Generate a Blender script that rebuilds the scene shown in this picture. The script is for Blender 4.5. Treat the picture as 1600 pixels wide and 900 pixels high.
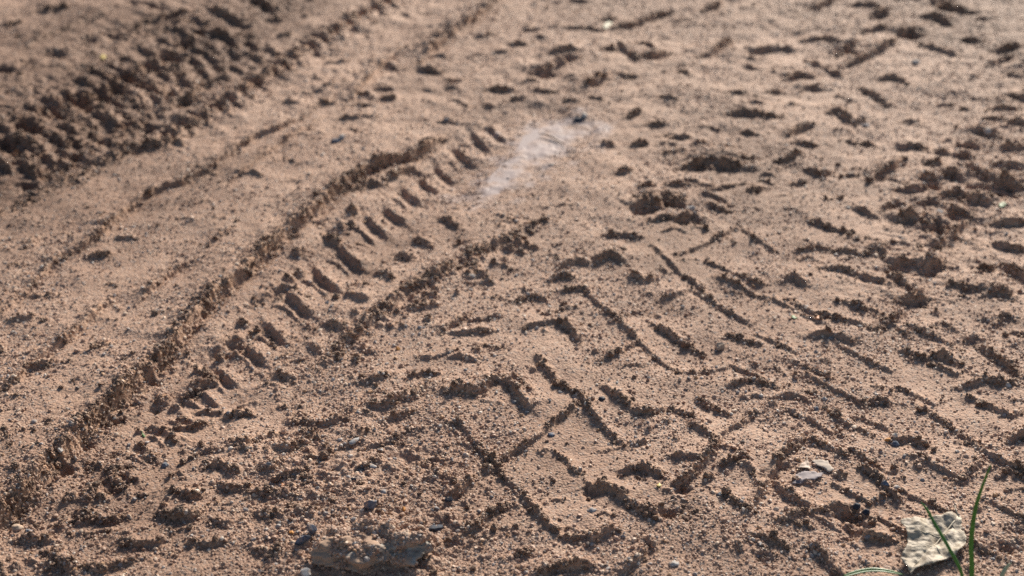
import bpy, bmesh, math, random
import numpy as np
from mathutils import Vector, Matrix, noise as mnoise

for o in list(bpy.data.objects):
    bpy.data.objects.remove(o)
scene = bpy.context.scene
coll = scene.collection
R = math.radians

# ------------------------------------------------------------------ camera
CAM_H, PITCH, HFOV = 0.68, R(28.0), R(40.0)
TH = math.tan(HFOV / 2)
cam_d = bpy.data.cameras.new('camera')
cam = bpy.data.objects.new('camera', cam_d)
coll.objects.link(cam)
cam.location = (0, 0, CAM_H)
cam.rotation_euler = (math.pi / 2 - PITCH, 0, 0)
cam_d.sensor_width = 36.0
cam_d.angle = HFOV
cam_d.clip_start = 0.01
cam_d.clip_end = 400.0
cam_d.dof.use_dof = True
cam_d.dof.focus_distance = 1.17
cam_d.dof.aperture_fstop = 5.6
scene.camera = cam

# ------------------------------------------------------------------ sky, sun, exposure
SUN_EL, SUN_AZ = R(26), R(21)          # azimuth measured from +Y towards +X
world = bpy.data.worlds.new('World')
scene.world = world
world.use_nodes = True
wn = world.node_tree
for n in list(wn.nodes):
    wn.nodes.remove(n)
sky = wn.nodes.new('ShaderNodeTexSky')
sky.sky_type = 'NISHITA'
sky.sun_disc = False
sky.sun_elevation = SUN_EL
sky.sun_rotation = SUN_AZ
bg = wn.nodes.new('ShaderNodeBackground')
bg.inputs[1].default_value = 0.06
wo = wn.nodes.new('ShaderNodeOutputWorld')
wn.links.new(sky.outputs[0], bg.inputs[0])
wn.links.new(bg.outputs[0], wo.inputs[0])

sun_d = bpy.data.lights.new('sun', 'SUN')
sun_d.energy = 4.8
sun_d.angle = R(11)
sun_d.color = (1.0, 0.92, 0.80)
sun = bpy.data.objects.new('sun', sun_d)
coll.objects.link(sun)
sdir = Vector((math.sin(SUN_AZ) * math.cos(SUN_EL), math.cos(SUN_AZ) * math.cos(SUN_EL), math.sin(SUN_EL)))
sun.rotation_euler = (-sdir).to_track_quat('-Z', 'Y').to_euler()
sun.location = sdir * 20

scene.view_settings.view_transform = 'Standard'
scene.view_settings.look = 'None'
scene.view_settings.exposure = 0.7
scene.view_settings.gamma = 1.0
scene.view_settings.use_curve_mapping = False
scene.render.engine = 'CYCLES'
scene.cycles.use_denoising = False
scene.cycles.max_bounces = 4
scene.cycles.diffuse_bounces = 2
scene.cycles.glossy_bounces = 2

# ------------------------------------------------------------------ pixel -> place
CP, SP = math.cos(PITCH), math.sin(PITCH)

def ray(px, py):
    u = (px - 800) / 800 * TH
    v = (450 - py) / 800 * TH
    return np.array((u, CP + v * SP, -SP + v * CP))

def P(px, py, z=0.0):
    d = ray(px, py)
    k = (z - CAM_H) / d[2]
    return np.array((d[0] * k, d[1] * k))

def at(px, py, Y):
    d = ray(px, py)
    k = Y / d[1]
    return Vector((d[0] * k, Y, CAM_H + d[2] * k))

# ------------------------------------------------------------------ noise in numpy
def _hash(ix, iy, seed):
    h = (ix.astype(np.uint32) * np.uint32(374761393) + iy.astype(np.uint32) * np.uint32(668265263)
         + np.uint32((seed * 2246822519) & 0xffffffff))
    h = (h ^ (h >> np.uint32(13))) * np.uint32(1274126177)
    return h ^ (h >> np.uint32(16))

def pnoise(x, y, seed=0):
    xi = np.floor(x); yi = np.floor(y)
    fx = (x - xi).astype(np.float32); fy = (y - yi).astype(np.float32)
    xi = xi.astype(np.int64); yi = yi.astype(np.int64)
    ux = fx * fx * fx * (fx * (fx * 6 - 15) + 10); uy = fy * fy * fy * (fy * (fy * 6 - 15) + 10)
    def g(dx, dy):
        a = _hash(xi + dx, yi + dy, seed).astype(np.float32) * np.float32(2 * math.pi / 4294967296.0)
        return np.cos(a) * (fx - dx) + np.sin(a) * (fy - dy)
    a = g(0, 0); b = g(1, 0); c = g(0, 1); d = g(1, 1)
    return ((a + (b - a) * ux) * (1 - uy) + (c + (d - c) * ux) * uy) * 1.4

def fbm(x, y, f, octs, seed=0, gain=0.5):
    s = 0; a = 1.0
    for i in range(octs):
        s = s + a * pnoise(x * f, y * f, seed + i * 17)
        f *= 2.03; a *= gain
    return s

def worley(x, y, seed=0):
    xi = np.floor(x).astype(np.int64); yi = np.floor(y).astype(np.int64)
    best = np.full(x.shape, 9.0, np.float32)
    for dx in (-1, 0, 1):
        for dy in (-1, 0, 1):
            h = _hash(xi + dx, yi + dy, seed)
            h2 = _hash(xi + dx, yi + dy, seed + 91)
            cx = xi + dx + (h & np.uint32(0xffff)).astype(np.float32) / 65536.0
            cy = yi + dy + (h2 & np.uint32(0xffff)).astype(np.float32) / 65536.0
            best = np.minimum(best, ((x - cx) ** 2 + (y - cy) ** 2).astype(np.float32))
    return np.sqrt(best)

# ------------------------------------------------------------------ terrain grid (a function of world x, y; cells grow with distance)
def width_at(y):
    return np.maximum((y * CP + CAM_H * SP) * TH, 0.26)

ys = [0.74]
while ys[-1] < 2.55:
    ys.append(ys[-1] + 0.00092 * (ys[-1] / 0.8) ** 1.15)
D0 = len(ys)
far, st = [ys[-1]], 0.006
while far[-1] < 90:
    far.append(far[-1] + st); st *= 1.13
near, st = [ys[0]], 0.003
while near[-1] > -60:
    near.append(near[-1] - st); st *= 1.16
Y1 = np.array(near[:0:-1] + ys + far[1:])
R0 = len(near) - 1
NC = 1240
tc = list(np.linspace(-1.2, 1.2, NC))
ex, st = [], 0.006
tt = 1.2
while tt < 130:
    tt += st; st *= 1.2; ex.append(tt)
T1 = np.array([-e for e in ex[::-1]] + tc + ex)
C0 = len(ex)
W1 = width_at(Y1)
NR, NCT = len(Y1), len(T1)
X = (W1[:, None] * T1[None, :])
Y = np.repeat(Y1[:, None], NCT, axis=1)
H = np.zeros((NR, NCT), np.float32)
ROUGH = np.zeros((NR, NCT), np.float32)

def window(x0, x1, y0, y1):
    r0 = max(int(np.searchsorted(Y1, y0)) - 1, 0); r1 = min(int(np.searchsorted(Y1, y1)) + 1, NR)
    if r1 - r0 < 2: return None
    wa, wb = W1[r0], W1[r1 - 1]
    ta = min(x0 / wa, x0 / wb); tb = max(x1 / wa, x1 / wb)
    c0 = max(int(np.searchsorted(T1, ta)) - 1, 0); c1 = min(int(np.searchsorted(T1, tb)) + 1, NCT)
    if c1 - c0 < 2: return None
    return slice(r0, r1), slice(c0, c1)

# slow coordinate wobble shared by all features, so that nothing traced is ruler-straight
core = (slice(R0, R0 + D0), slice(0, NCT))
WX = np.zeros_like(H); WY = np.zeros_like(H)
WX[core] = 0.0017 * fbm(X[core], Y[core], 50, 4, 5, .65); WY[core] = 0.0017 * fbm(X[core], Y[core], 45, 4, 9, .6)
FINE = np.zeros_like(H)
FINE[core] = fbm(X[core], Y[core], 210, 3, 31, 0.6)

MED = np.zeros_like(H)
MED[core] = fbm(X[core], Y[core], 75, 3, 41, .55)
FEAT = np.zeros_like(H)      # raised (max-combined)
DENT = np.zeros_like(H)      # pressed in (min-combined)

def smooth(a):
    a = np.clip(a, 0, 1)
    return a * a * (3 - 2 * a)

def bank(pts, h, wn=0.003, wf=0.008, dip=0.35, rough=0.8, world=False, taper=0.25, var=0.6, hs=.8):
    """crumbly crest along a polyline (left to right): steep towards the viewer's side, easing off behind"""
    h *= hs; dip *= .6; wn = max(wn * .9, .34 * h)
    q = np.array(pts, float) if world else np.array([P(*p) for p in pts])
    seg = np.linalg.norm(np.diff(q, axis=0), axis=1)
    cum = np.concatenate(([0], np.cumsum(seg))); L = cum[-1]
    ymid = max(float(q[:, 1].mean()), .5)
    wf = max(wf, min(h / math.tan(.72 * math.atan(CAM_H / ymid)), .05))      # back slopes shaped below the view angle so their sunlit side shows
    pad = max(wf * 2.6, wn * 5, 0.012)
    w = window(q[:, 0].min() - pad, q[:, 0].max() + pad, q[:, 1].min() - pad, q[:, 1].max() + pad)
    if w is None: return
    x = X[w] + WX[w]; y = Y[w] + WY[w]
    bd = np.full(x.shape, 9.0); sd = np.zeros(x.shape); bs = np.zeros(x.shape)
    for i in range(len(q) - 1):
        a, b = q[i], q[i + 1]; t = (b - a) / max(seg[i], 1e-6)
        k = np.clip((x - a[0]) * t[0] + (y - a[1]) * t[1], 0, seg[i])
        dx = x - a[0] - t[0] * k; dy = y - a[1] - t[1] * k
        d = np.hypot(dx, dy); m = d < bd
        bd = np.where(m, d, bd); bs = np.where(m, cum[i] + k, bs)
        sd = np.where(m, t[0] * dy - t[1] * dx, sd)       # >0 : left of the line = far side
    tp = smooth(bs / (taper * L + 1e-6)) * smooth((L - bs) / (taper * L + 1e-6)) * 0.75 + 0.25
    endd = np.sqrt(np.maximum(bd ** 2 - sd ** 2, 0))
    mod = np.clip(1 + var * (0.2 * FINE[w] + 1.0 * MED[w]), 0.2, 1.9) * tp
    wd = np.where(sd > 0, wf, wn)
    prof = np.exp(-(np.abs(bd) / wd) ** np.where(sd > 0, 1.25, 1.8))
    FEAT[w] = np.maximum(FEAT[w], (h * mod * prof).astype(np.float32))
    if dip:
        dd = np.where(sd <= 0, -sd, 0)
        dp = dip * h * tp * np.exp(-((dd - 2.2 * wn) / (2.2 * wn)) ** 2) * (sd <= 0) * np.exp(-(endd / 0.004) ** 2)
        DENT[w] = np.minimum(DENT[w], (-dp).astype(np.float32))
    ROUGH[w] = np.maximum(ROUGH[w], (rough * np.exp(-(bd / ((2.6 if rough > .95 else 1.5) * wn + 0.0022)) ** 2)).astype(np.float32))

def lump(px, py, rx, ry, h, rot=0.0, rough=0.9, world=False, power=2.6, sharp=1.0):
    """clod (h > 0) or hole (h < 0); rx, ry in mm on the ground"""
    c = np.array((px, py)) if world else P(px, py)
    rx, ry, h = rx / 1000, ry / 1000, h / 1000
    h = min(h, .85 * min(rx, ry)) if h > 0 else max(h, -1.3 * min(rx, ry))
    m = max(rx, ry) * 1.7 + 0.004
    w = window(c[0] - m, c[0] + m, c[1] - m, c[1] + m)
    if w is None: return
    x = X[w] + 1.4 * WX[w] - c[0]; y = Y[w] + 1.4 * WY[w] - c[1]
    ca, sa = math.cos(rot), math.sin(rot)
    a = (x * ca + y * sa) / rx; b = (-x * sa + y * ca) / ry
    d = np.sqrt(a * a + b * b) * np.clip(1 + 0.18 * FINE[w] + .45 * MED[w], .3, 2)
    prof = np.exp(-np.clip(d, 0, 4) ** power)
    if h > 0:
        FEAT[w] = np.maximum(FEAT[w], (h * prof * np.clip(1 + min(.35, .0012 / h) * FINE[w], .4, 1.6)).astype(np.float32))
    else:
        DENT[w] = np.minimum(DENT[w], (h * prof).astype(np.float32))
    ROUGH[w] = np.maximum(ROUGH[w], (rough * np.exp(-(d / 1.1) ** 4)).astype(np.float32))

def channel(pts, half, depth, edge=0.012, rough=0.0):
    """long shallow trough along a polyline; half width(s) in metres"""
    q = np.array([P(*p) for p in pts])
    seg = np.linalg.norm(np.diff(q, axis=0), axis=1)
    pad = half + 4 * edge
    w = window(q[:, 0].min() - pad, q[:, 0].max() + pad, q[:, 1].min() - pad, q[:, 1].max() + pad)
    if w is None: return
    x = X[w] + 2 * WX[w]; y = Y[w] + 2 * WY[w]
    bd = np.full(x.shape, 9.0)
    for i in range(len(q) - 1):
        a, b = q[i], q[i + 1]; t = (b - a) / max(seg[i], 1e-6)
        k = np.clip((x - a[0]) * t[0] + (y - a[1]) * t[1], 0, seg[i])
        bd = np.minimum(bd, np.hypot(x - a[0] - t[0] * k, y - a[1] - t[1] * k))
    f = 1 / (1 + np.exp(np.clip((bd - half) / (edge * 0.4), -30, 30)))
    H[w] -= (depth * f).astype(np.float32)
    if rough:
        ROUGH[w] = np.maximum(ROUGH[w], (rough * f).astype(np.float32))

mm = 0.001
# ---- broad ground form
H += (0.006 * fbm(X, Y, 3.1, 3, 77) + 0.0020 * fbm(X, Y, 14, 2, 78) + 0.0006 * fbm(X, Y, 42, 2, 88) + 0.0022 * pnoise(X * 24, Y * 24, 89) + 0.0018 * smooth((Y - 1.25) / .7) * fbm(X, Y * .8, 38, 3, 93, .6)).astype(np.float32)
outside = np.clip((np.maximum(np.abs(X) / W1[:, None] - 1.1, 0) * 4), 0, 1) + np.clip((Y - 2.5) * 4, 0, 1) + np.clip((0.76 - Y) * 20, 0, 1)
H += (np.clip(outside, 0, 1) * 0.006 * np.abs(fbm(X, Y, 22, 3, 79))).astype(np.float32)

# ---- troughs pressed by wheels
channel([(-80, 950), (70, 850), (170, 755), (280, 640), (400, 525), (520, 420), (640, 325), (750, 235), (830, 180)], 0.045, 0.008)
channel([(-150, 330), (0, 235), (120, 165), (240, 95), (360, 20), (470, -50)], 0.12, 0.008, 0.03, 0.1)
channel([(620, 900), (760, 760), (900, 640), (1040, 520), (1180, 400), (1330, 280), (1480, 170)], 0.075, 0.003, 0.02)
channel([(1200, 940), (1300, 800), (1420, 640), (1500, 500), (1560, 380), (1600, 250)], 0.10, 0.002, 0.03)

# ---- left track: torn border scarp
bank([(-60, 860), (0, 810), (40, 775), (90, 722), (150, 650), (200, 605), (240, 572), (300, 500), (345, 455), (380, 430), (420, 392), (450, 365), (490, 338), (515, 312), (550, 285), (585, 262), (640, 246), (690, 215)],
     12 * mm, 3.2 * mm, 34 * mm, 0.8, 1.0, taper=0.05, var=0.25)
for (a, b, r, h) in [(95, 728, 11, -13), (130, 690, 9, -10), (175, 650, 8, -9), (232, 585, 9, -12), (250, 565, 7, -9), (30, 790, 9, -9), (460, 375, 8, -8), (495, 350, 8, -9),
                     (300, 515, 6, -6), (205, 620, 6, -6), (345, 470, 6, -6), (405, 420, 6, -6)]:
    lump(a, b, r, r * 0.9, h, 0.6)
rng = random.Random(4)
for i in range(95):                       # crumbs below the scarp
    k = rng.random()
    ax = 20 + k * 520; ay = 830 - 520 * k + rng.uniform(5, 75) * (1 - 0.5 * k)
    s = rng.uniform(3, 8)
    lump(ax + rng.uniform(0, 40), ay, s, s * rng.uniform(.6, 1), rng.uniform(2.5, 6.5) * rng.choice((1, 1, 1, -1)), rng.uniform(0, 3))
# tread lugs: each pair is a press mark with a steep upper-right wall
lugs = [(205, 735, 34), (235, 700, 34), (265, 668, 34), (295, 640, 34), (326, 610, 32), (356, 580, 32), (400, 545, 34), (432, 512, 34), (470, 470, 40), (512, 433, 42), (549, 398, 42), (590, 352, 36), (618, 333, 30), (645, 303, 34), (672, 283, 30), (697, 262, 32), (728, 240, 32), (752, 216, 30), (778, 206, 26)]
for i, (cx, cy, L) in enumerate(lugs):
    j = rng.uniform(-2, 2)
    bank([(cx - L * .5, cy - L * .5 + j), (cx - L * .1, cy - L * .05), (cx + L * .5, cy + L * .42 + j)], (rng.uniform(6, 8) if cx > 340 else rng.uniform(3, 4.5)) * mm, 3.0 * mm, 12 * mm, 0.8, 0.25, var=.25)
    bank([(cx - L * .5 - 24, cy - L * .42 + 14), (cx - 22, cy + 6), (cx + L * .5 - 20, cy + L * .5 + 8)], rng.uniform(2.6, 3.6) * mm, 1.2 * mm, 6 * mm, 0.3, 0.3, var=.35)
for (cx, cy) in [(490, 542), (524, 508), (563, 468), (597, 433), (630, 400), (440, 585), (660, 380), (700, 350)]:
    bank([(cx - 14, cy - 10), (cx, cy - 3), (cx + 16, cy + 8)], 5 * mm, 3 * mm, 8 * mm, 0.6, 0.5)
# crumbled right shoulder of the left track
bank([(500, 575), (530, 545), (560, 522), (600, 485), (640, 455), (690, 430), (740, 400), (800, 372), (850, 345)], 6 * mm, 4 * mm, 12 * mm, 0.3, 1.0, var=.9)
for i in range(60):
    k = rng.random()
    s = rng.uniform(3, 7)
    lump(510 + 340 * k + rng.uniform(-25, 25), 560 - 210 * k + rng.uniform(-30, 30), s, s * .8, rng.uniform(2, 5), rng.uniform(0, 3), 0.8)
for (a, b, c) in [((400, 468), (440, 446), (462, 447)), ((330, 545), (360, 522), (385, 520)), ((285, 610), (310, 590), (335, 588)), ((555, 300), (575, 287), (600, 290)), ((600, 282), (640, 262), (668, 262))]:
    bank([a, b, c], 6 * mm, 3 * mm, 8 * mm, .6, 0.9)

# ---- scarps between the left track and the dark one
bank([(0, 485), (45, 450), (90, 405), (140, 380), (200, 330), (240, 300), (280, 288), (330, 262), (400, 215), (430, 205), (470, 185), (530, 150)], 7.5 * mm, 1.4 * mm, 26 * mm, .4, .55, var=.4)
bank([(340, 297), (405, 252), (440, 226), (505, 183)], 6.5 * mm, 1.3 * mm, 16 * mm, .3, .35, var=.35)
bank([(538, 170), (560, 146), (600, 96), (636, 74)], 9 * mm, 2.0 * mm, 20 * mm, .3, .5)
bank([(645, 108), (675, 78), (700, 60), (740, 32), (790, -8)], 12 * mm, 2.4 * mm, 26 * mm, .4, .6)
bank([(664, 84), (700, 88)], 5 * mm, 3 * mm, 8 * mm); bank([(646, 108), (672, 106), (690, 114)], 6 * mm, 3 * mm, 8 * mm)
bank([(215, 472), (250, 440), (280, 418), (312, 402)], 7 * mm, 1.4 * mm, 15 * mm, .4, .4)
bank([(325, 385), (345, 370), (365, 358)], 4 * mm, 2 * mm, 9 * mm)
bank([(0, 610), (40, 580), (60, 555), (100, 530), (130, 505), (180, 455)], 7 * mm, 1.6 * mm, 16 * mm, .4, .6, var=.5)
bank([(80, 540), (110, 525)], 5 * mm, 3 * mm, 8 * mm); bank([(45, 572), (80, 565)], 6 * mm, 3 * mm, 8 * mm); bank([(20, 495), (52, 491)], 4 * mm, 2.5 * mm, 6 * mm)
bank([(148, 541), (168, 537)], 5 * mm, 3 * mm, 6 * mm); bank([(45, 385), (62, 372)], 5 * mm, 3 * mm, 6 * mm); bank([(180, 372), (210, 371)], 4 * mm, 2 * mm, 6 * mm)
bank([(140, 398), (176, 397)], 4 * mm, 2 * mm, 6 * mm); bank([(75, 460), (88, 456)], 3 * mm, 2 * mm, 6 * mm); bank([(40, 460), (85, 455)], 3 * mm, 2 * mm, 6 * mm)
for p in [[(500, 100), (545, 96)], [(555, 165), (580, 166)], [(555, 185), (585, 184)], [(530, 184), (565, 188)], [(510, 142), (520, 138)], [(447, 160), (470, 166)], [(500, 165), (520, 164)], [(590, 140), (615, 138)], [(600, 152), (618, 155)]]:
    bank(p, rng.uniform(4, 6) * mm, 3 * mm, 8 * mm)

# ---- the dark, wet track in the corner
bank([(-60, 255), (0, 222), (40, 200), (75, 172), (130, 148), (185, 118), (235, 92), (290, 60), (330, 30)], 8 * mm, 5 * mm, 30 * mm, .7, .9, var=.5)
for (a, b, rx, h) in [(5, 216, 22, -14), (38, 190, 20, -15), (72, 163, 24, -24), (85, 172, 16, -18), (116, 150, 26, -24), (135, 160, 16, -14), (160, 138, 20, -20), (180, 130, 18, -18), (198, 113, 24, -22), (232, 95, 20, -20), (265, 80, 20, -20),
                    (286, 61, 18, -18), (310, 47, 15, -10), (222, 125, 16, -14), (258, 145, 16, -14), (330, 125, 17, -15), (50, 195, 18, -14), (25, 228, 18, -12),
                    (75, 265, 15, -12), (118, 242, 14, -12), (155, 217, 12, -11), (232, 200, 14, -12), (290, 163, 14, -12), (200, 190, 14, -10), (130, 260, 12, -9), (40, 285, 15, -9),
                    (240, 10, 15, -9), (210, 5, 16, -9), (180, 52, 20, -11), (140, 60, 16, -8), (85, 85, 18, -9), (40, 97, 16, -9), (5, 110, 16, -9)]:
    lump(a, b, rx * .72, rx * rng.uniform(.8, 1.2), 1.2 * h, rng.uniform(0, 1.0), .5)
# chevron ribs between the pits and the crenellated shoulder
for (a, b) in [((60, 235), (25, 205)), ((110, 232), (75, 200)), ((145, 205), (105, 178)), ((190, 195), (140, 165)), ((225, 170), (180, 142)), ((265, 152), (215, 120)), ((300, 125), (255, 95)), ((345, 95), (300, 68)), ((375, 68), (330, 45)), ((400, 52), (320, 5)), ((430, 20), (395, -8)), ((60, 275), (20, 240))]:
    bank([b, ((a[0] + b[0]) / 2 + 3, (a[1] + b[1]) / 2 - 2), a], rng.uniform(9, 13) * mm, 4 * mm, 12 * mm, .7, .7)
bank([(100, 262), (150, 225), (205, 200), (235, 180), (300, 155), (345, 118)], 9 * mm, 6 * mm, 14 * mm, .5, .8)
bank([(215, 35), (260, 22), (310, 12)], 8 * mm, 5 * mm, 16 * mm); bank([(230, 50), (270, 33), (300, 22)], 7 * mm, 5 * mm, 12 * mm)
bank([(20, 90), (70, 60), (120, 38), (200, 5)], 5 * mm, 4 * mm, 30 * mm, .3, .3)
bank([(60, 18), (110, 12)], 6 * mm, 5 * mm, 14 * mm); bank([(0, 40), (30, 33)], 5 * mm, 4 * mm, 12 * mm)
for k in range(15):
    f = k / 14
    gx_, gy_ = -20 + 350 * f, 225 - 190 * f                       # along the dark groove
    for (ox, oy, lx, ly, hh) in ((12, 22, 30, 24, 9), (52, 40, 24, 20, 8), (-38, -22, 34, 20, 7), (86, 62, 20, 17, 7)):
        jx, jy = rng.uniform(-4, 4), rng.uniform(-3, 3)
        bank([(gx_ + ox + jx, gy_ + oy * .6 + jy), (gx_ + ox + lx * .5 + jx, gy_ + oy * .6 + ly * .45 + jy), (gx_ + ox + lx + jx, gy_ + oy * .6 + ly + jy)], hh * rng.uniform(.8, 1.3) * mm, 3.5 * mm, 14 * mm, .8, .6, var=.4)
# crenellated shoulder
bank([(0, 335), (60, 305), (130, 275), (200, 235), (250, 225), (310, 193), (350, 165), (400, 130), (440, 105), (480, 78), (520, 52), (570, 22), (610, -5)], 9 * mm, 8 * mm, 26 * mm, .4, .8)
sh = [(262, 212), (281, 197), (309, 186), (337, 170), (357, 158), (375, 145), (396, 129), (422, 110), (438, 102), (453, 92), (481, 72), (500, 60), (517, 49), (540, 36), (562, 22), (582, 12), (601, 2)]
for i, (a, b) in enumerate(sh):
    lump(a, b, 9, 20, rng.uniform(-17, -11), 0.75, .5)
    bank([(a - 2, b - 15), (a + 6, b - 4), (a + 14, b + 8), (a + 26, b + 17)], rng.uniform(6, 9) * mm, 2.5 * mm, 6 * mm, .4, .5)
for i in range(25):
    k = rng.random(); s = rng.uniform(5, 11)
    lump(600 * k - 20 + rng.uniform(-30, 30), 300 - 290 * k + rng.uniform(-60, 40), s, s, rng.uniform(3, 8) * rng.choice((1, 1, -1)), rng.uniform(0, 3), .8)

# ---- the block-tread track in front: thin ridges pressed up between the tread blocks
RD = [
 ([(1018, 385), (1045, 408), (1065, 425), (1085, 440), (1100, 455), (1115, 470)], 5), ([(1058, 400), (1090, 386), (1120, 370), (1157, 350)], 4.5), ([(1157, 350), (1180, 372), (1210, 388)], 4),
 ([(860, 455), (885, 453), (912, 450), (935, 475), (960, 490), (975, 510), (1000, 532), (1020, 550), (1040, 565), (1060, 577)], 5), ([(1060, 577), (1100, 575), (1140, 568)], 3.5), ([(938, 563), (970, 546), (1000, 530)], 5),
 ([(960, 500), (975, 490), (1012, 480)], 3.5), ([(1030, 466), (1060, 458), (1092, 444)], 3.5), ([(1105, 408), (1135, 420), (1160, 430), (1195, 441)], 4), ([(1120, 430), (1150, 442)], 2.5),
 ([(1025, 505), (1045, 515), (1060, 530)], 7), ([(1058, 527), (1078, 536), (1098, 544)], 3), ([(1138, 517), (1160, 525), (1190, 533)], 4), ([(1150, 440), (1180, 455), (1220, 462)], 2.5),
 ([(868, 596), (890, 608), (908, 622), (920, 640), (945, 665), (970, 690), (979, 698)], 5), ([(979, 698), (995, 690), (1012, 685)], 5), ([(775, 722), (800, 702), (840, 680), (870, 655), (906, 628)], 5.5),
 ([(838, 556), (852, 572), (868, 596)], 5), ([(938, 600), (960, 618), (990, 640)], 6), ([(990, 642), (1015, 644), (1040, 634)], 6), ([(1040, 630), (1060, 638), (1092, 654)], 5), ([(1090, 620), (1112, 630), (1140, 645)], 4),
 ([(690, 664), (720, 658), (735, 678), (755, 700), (775, 722), (792, 745), (816, 768)], 5.5), ([(816, 766), (838, 798), (858, 820), (875, 836)], 5.5), ([(875, 836), (905, 840), (935, 832), (955, 825)], 5),
 ([(685, 846), (715, 833), (745, 818), (790, 784)], 5), ([(868, 704), (885, 714), (893, 728), (908, 742)], 4), ([(700, 612), (722, 610), (745, 612), (765, 595), (785, 588)], 9), ([(783, 588), (800, 600), (815, 622), (832, 640)], 8),
 ([(800, 590), (815, 597), (828, 608)], 5), ([(915, 762), (940, 758), (965, 772), (985, 788)], 8), ([(968, 742), (985, 732), (1005, 730), (1040, 746)], 6), ([(985, 786), (1005, 798), (1022, 806)], 7),
 ([(1050, 765), (1072, 748), (1095, 725), (1112, 705), (1125, 685)], 6), ([(1050, 712), (1075, 714), (1092, 718)], 6), ([(1075, 660), (1095, 668), (1118, 682)], 5), ([(1120, 680), (1140, 668), (1165, 655), (1180, 640)], 4),
 ([(1128, 725), (1150, 715), (1165, 710)], 4), ([(830, 898), (865, 888), (905, 878), (930, 880)], 7), ([(965, 895), (985, 878), (1005, 866), (1012, 848)], 6), ([(1008, 838), (1025, 852)], 6),
 ([(925, 845), (945, 832), (962, 828)], 6), ([(1135, 770), (1150, 785), (1170, 795)], 5), ([(1160, 720), (1178, 735), (1185, 760)], 5), ([(1175, 800), (1190, 770), (1205, 740), (1225, 708), (1262, 676)], 7),
 ([(1203, 742), (1225, 768), (1250, 785), (1268, 798)], 7), ([(1268, 800), (1290, 796), (1312, 790), (1345, 800)], 7), ([(1290, 630), (1320, 655), (1345, 668), (1368, 682)], 4.5), ([(1262, 680), (1290, 694), (1322, 710)], 4.5),
 ([(1345, 730), (1370, 744), (1390, 765), (1412, 782)], 6), ([(1435, 628), (1460, 645), (1480, 660), (1505, 678), (1530, 700)], 5), ([(1530, 700), (1555, 715), (1575, 728), (1600, 742), (1630, 760)], 6), ([(1490, 752), (1510, 738), (1535, 718)], 5),
 ([(1395, 690), (1420, 684), (1445, 695)], 8), ([(1355, 622), (1372, 618), (1392, 624)], 6), ([(1265, 850), (1285, 862), (1300, 880), (1320, 905)], 6), ([(1180, 835), (1205, 842), (1230, 850)], 5), ([(1575, 690), (1600, 686), (1630, 690)], 8),
 ([(1345, 835), (1370, 840), (1395, 838)], 8), ([(1215, 815), (1245, 806), (1270, 802)], 4), ([(1205, 620), (1235, 612), (1262, 616)], 5), ([(1140, 600), (1175, 590), (1200, 600)], 5), ([(1235, 560), (1270, 572), (1300, 585)], 3),
 ([(650, 720), (672, 712), (690, 714)], 4), ([(672, 718), (690, 740), (716, 752)], 3), ([(700, 775), (722, 762), (738, 745)], 8), ([(790, 870), (815, 862), (830, 858)], 3), ([(660, 862), (672, 880), (690, 905)], 4), ([(820, 512), (850, 506), (872, 501)], 4.5),
 ([(870, 500), (895, 515), (905, 535)], 8), ([(845, 490), (875, 484), (900, 478)], 3), ([(935, 372), (965, 366), (1000, 374)], 5), ([(930, 412), (955, 402), (978, 414)], 8), ([(985, 432), (1005, 440), (1025, 434)], 6), ([(875, 420), (900, 410), (925, 414)], 6),
 ([(858, 440), (875, 430), (895, 436)], 6), ([(805, 470), (830, 462), (850, 466)], 4), ([(690, 520), (715, 502), (735, 490)], 6), ([(695, 520), (725, 522), (770, 516)], 5), ([(735, 500), (760, 497), (785, 490)], 4),
 ([(700, 560), (720, 556), (745, 562)], 5), ([(655, 560), (690, 555), (715, 545)], 4), ([(640, 590), (665, 582), (690, 585)], 4),
]
for pts, h in RD:
    bank(pts, (.66 * h if h < 6 else .85 * h) * mm, (1.0 + .15 * h) * mm, (1.6 + .7 * h) * mm, .35, .68, var=.45, taper=.12)

for k in range(9):
    for j in range(7):
        cx = 1130 + 62 * k + 26 * j + rng.uniform(-8, 8); cy = 470 + 58 * j + 8 * k + rng.uniform(-6, 6)
        if cx > 1640 or (cx < 1260 and cy > 640) or (k + j) % 2: continue
        L = rng.uniform(50, 95)
        bank([(cx - L * .5 - 14, cy - L * .27 + 8), (cx - L * .5, cy - L * .27), (cx, cy + rng.uniform(-3, 3)), (cx + L * .5, cy + L * .27), (cx + L * .5 + 16, cy + L * .27 - 9)], rng.uniform(1.8, 3.4) * mm, 1.5 * mm, 5 * mm, .5, .45, var=.5)
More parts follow.
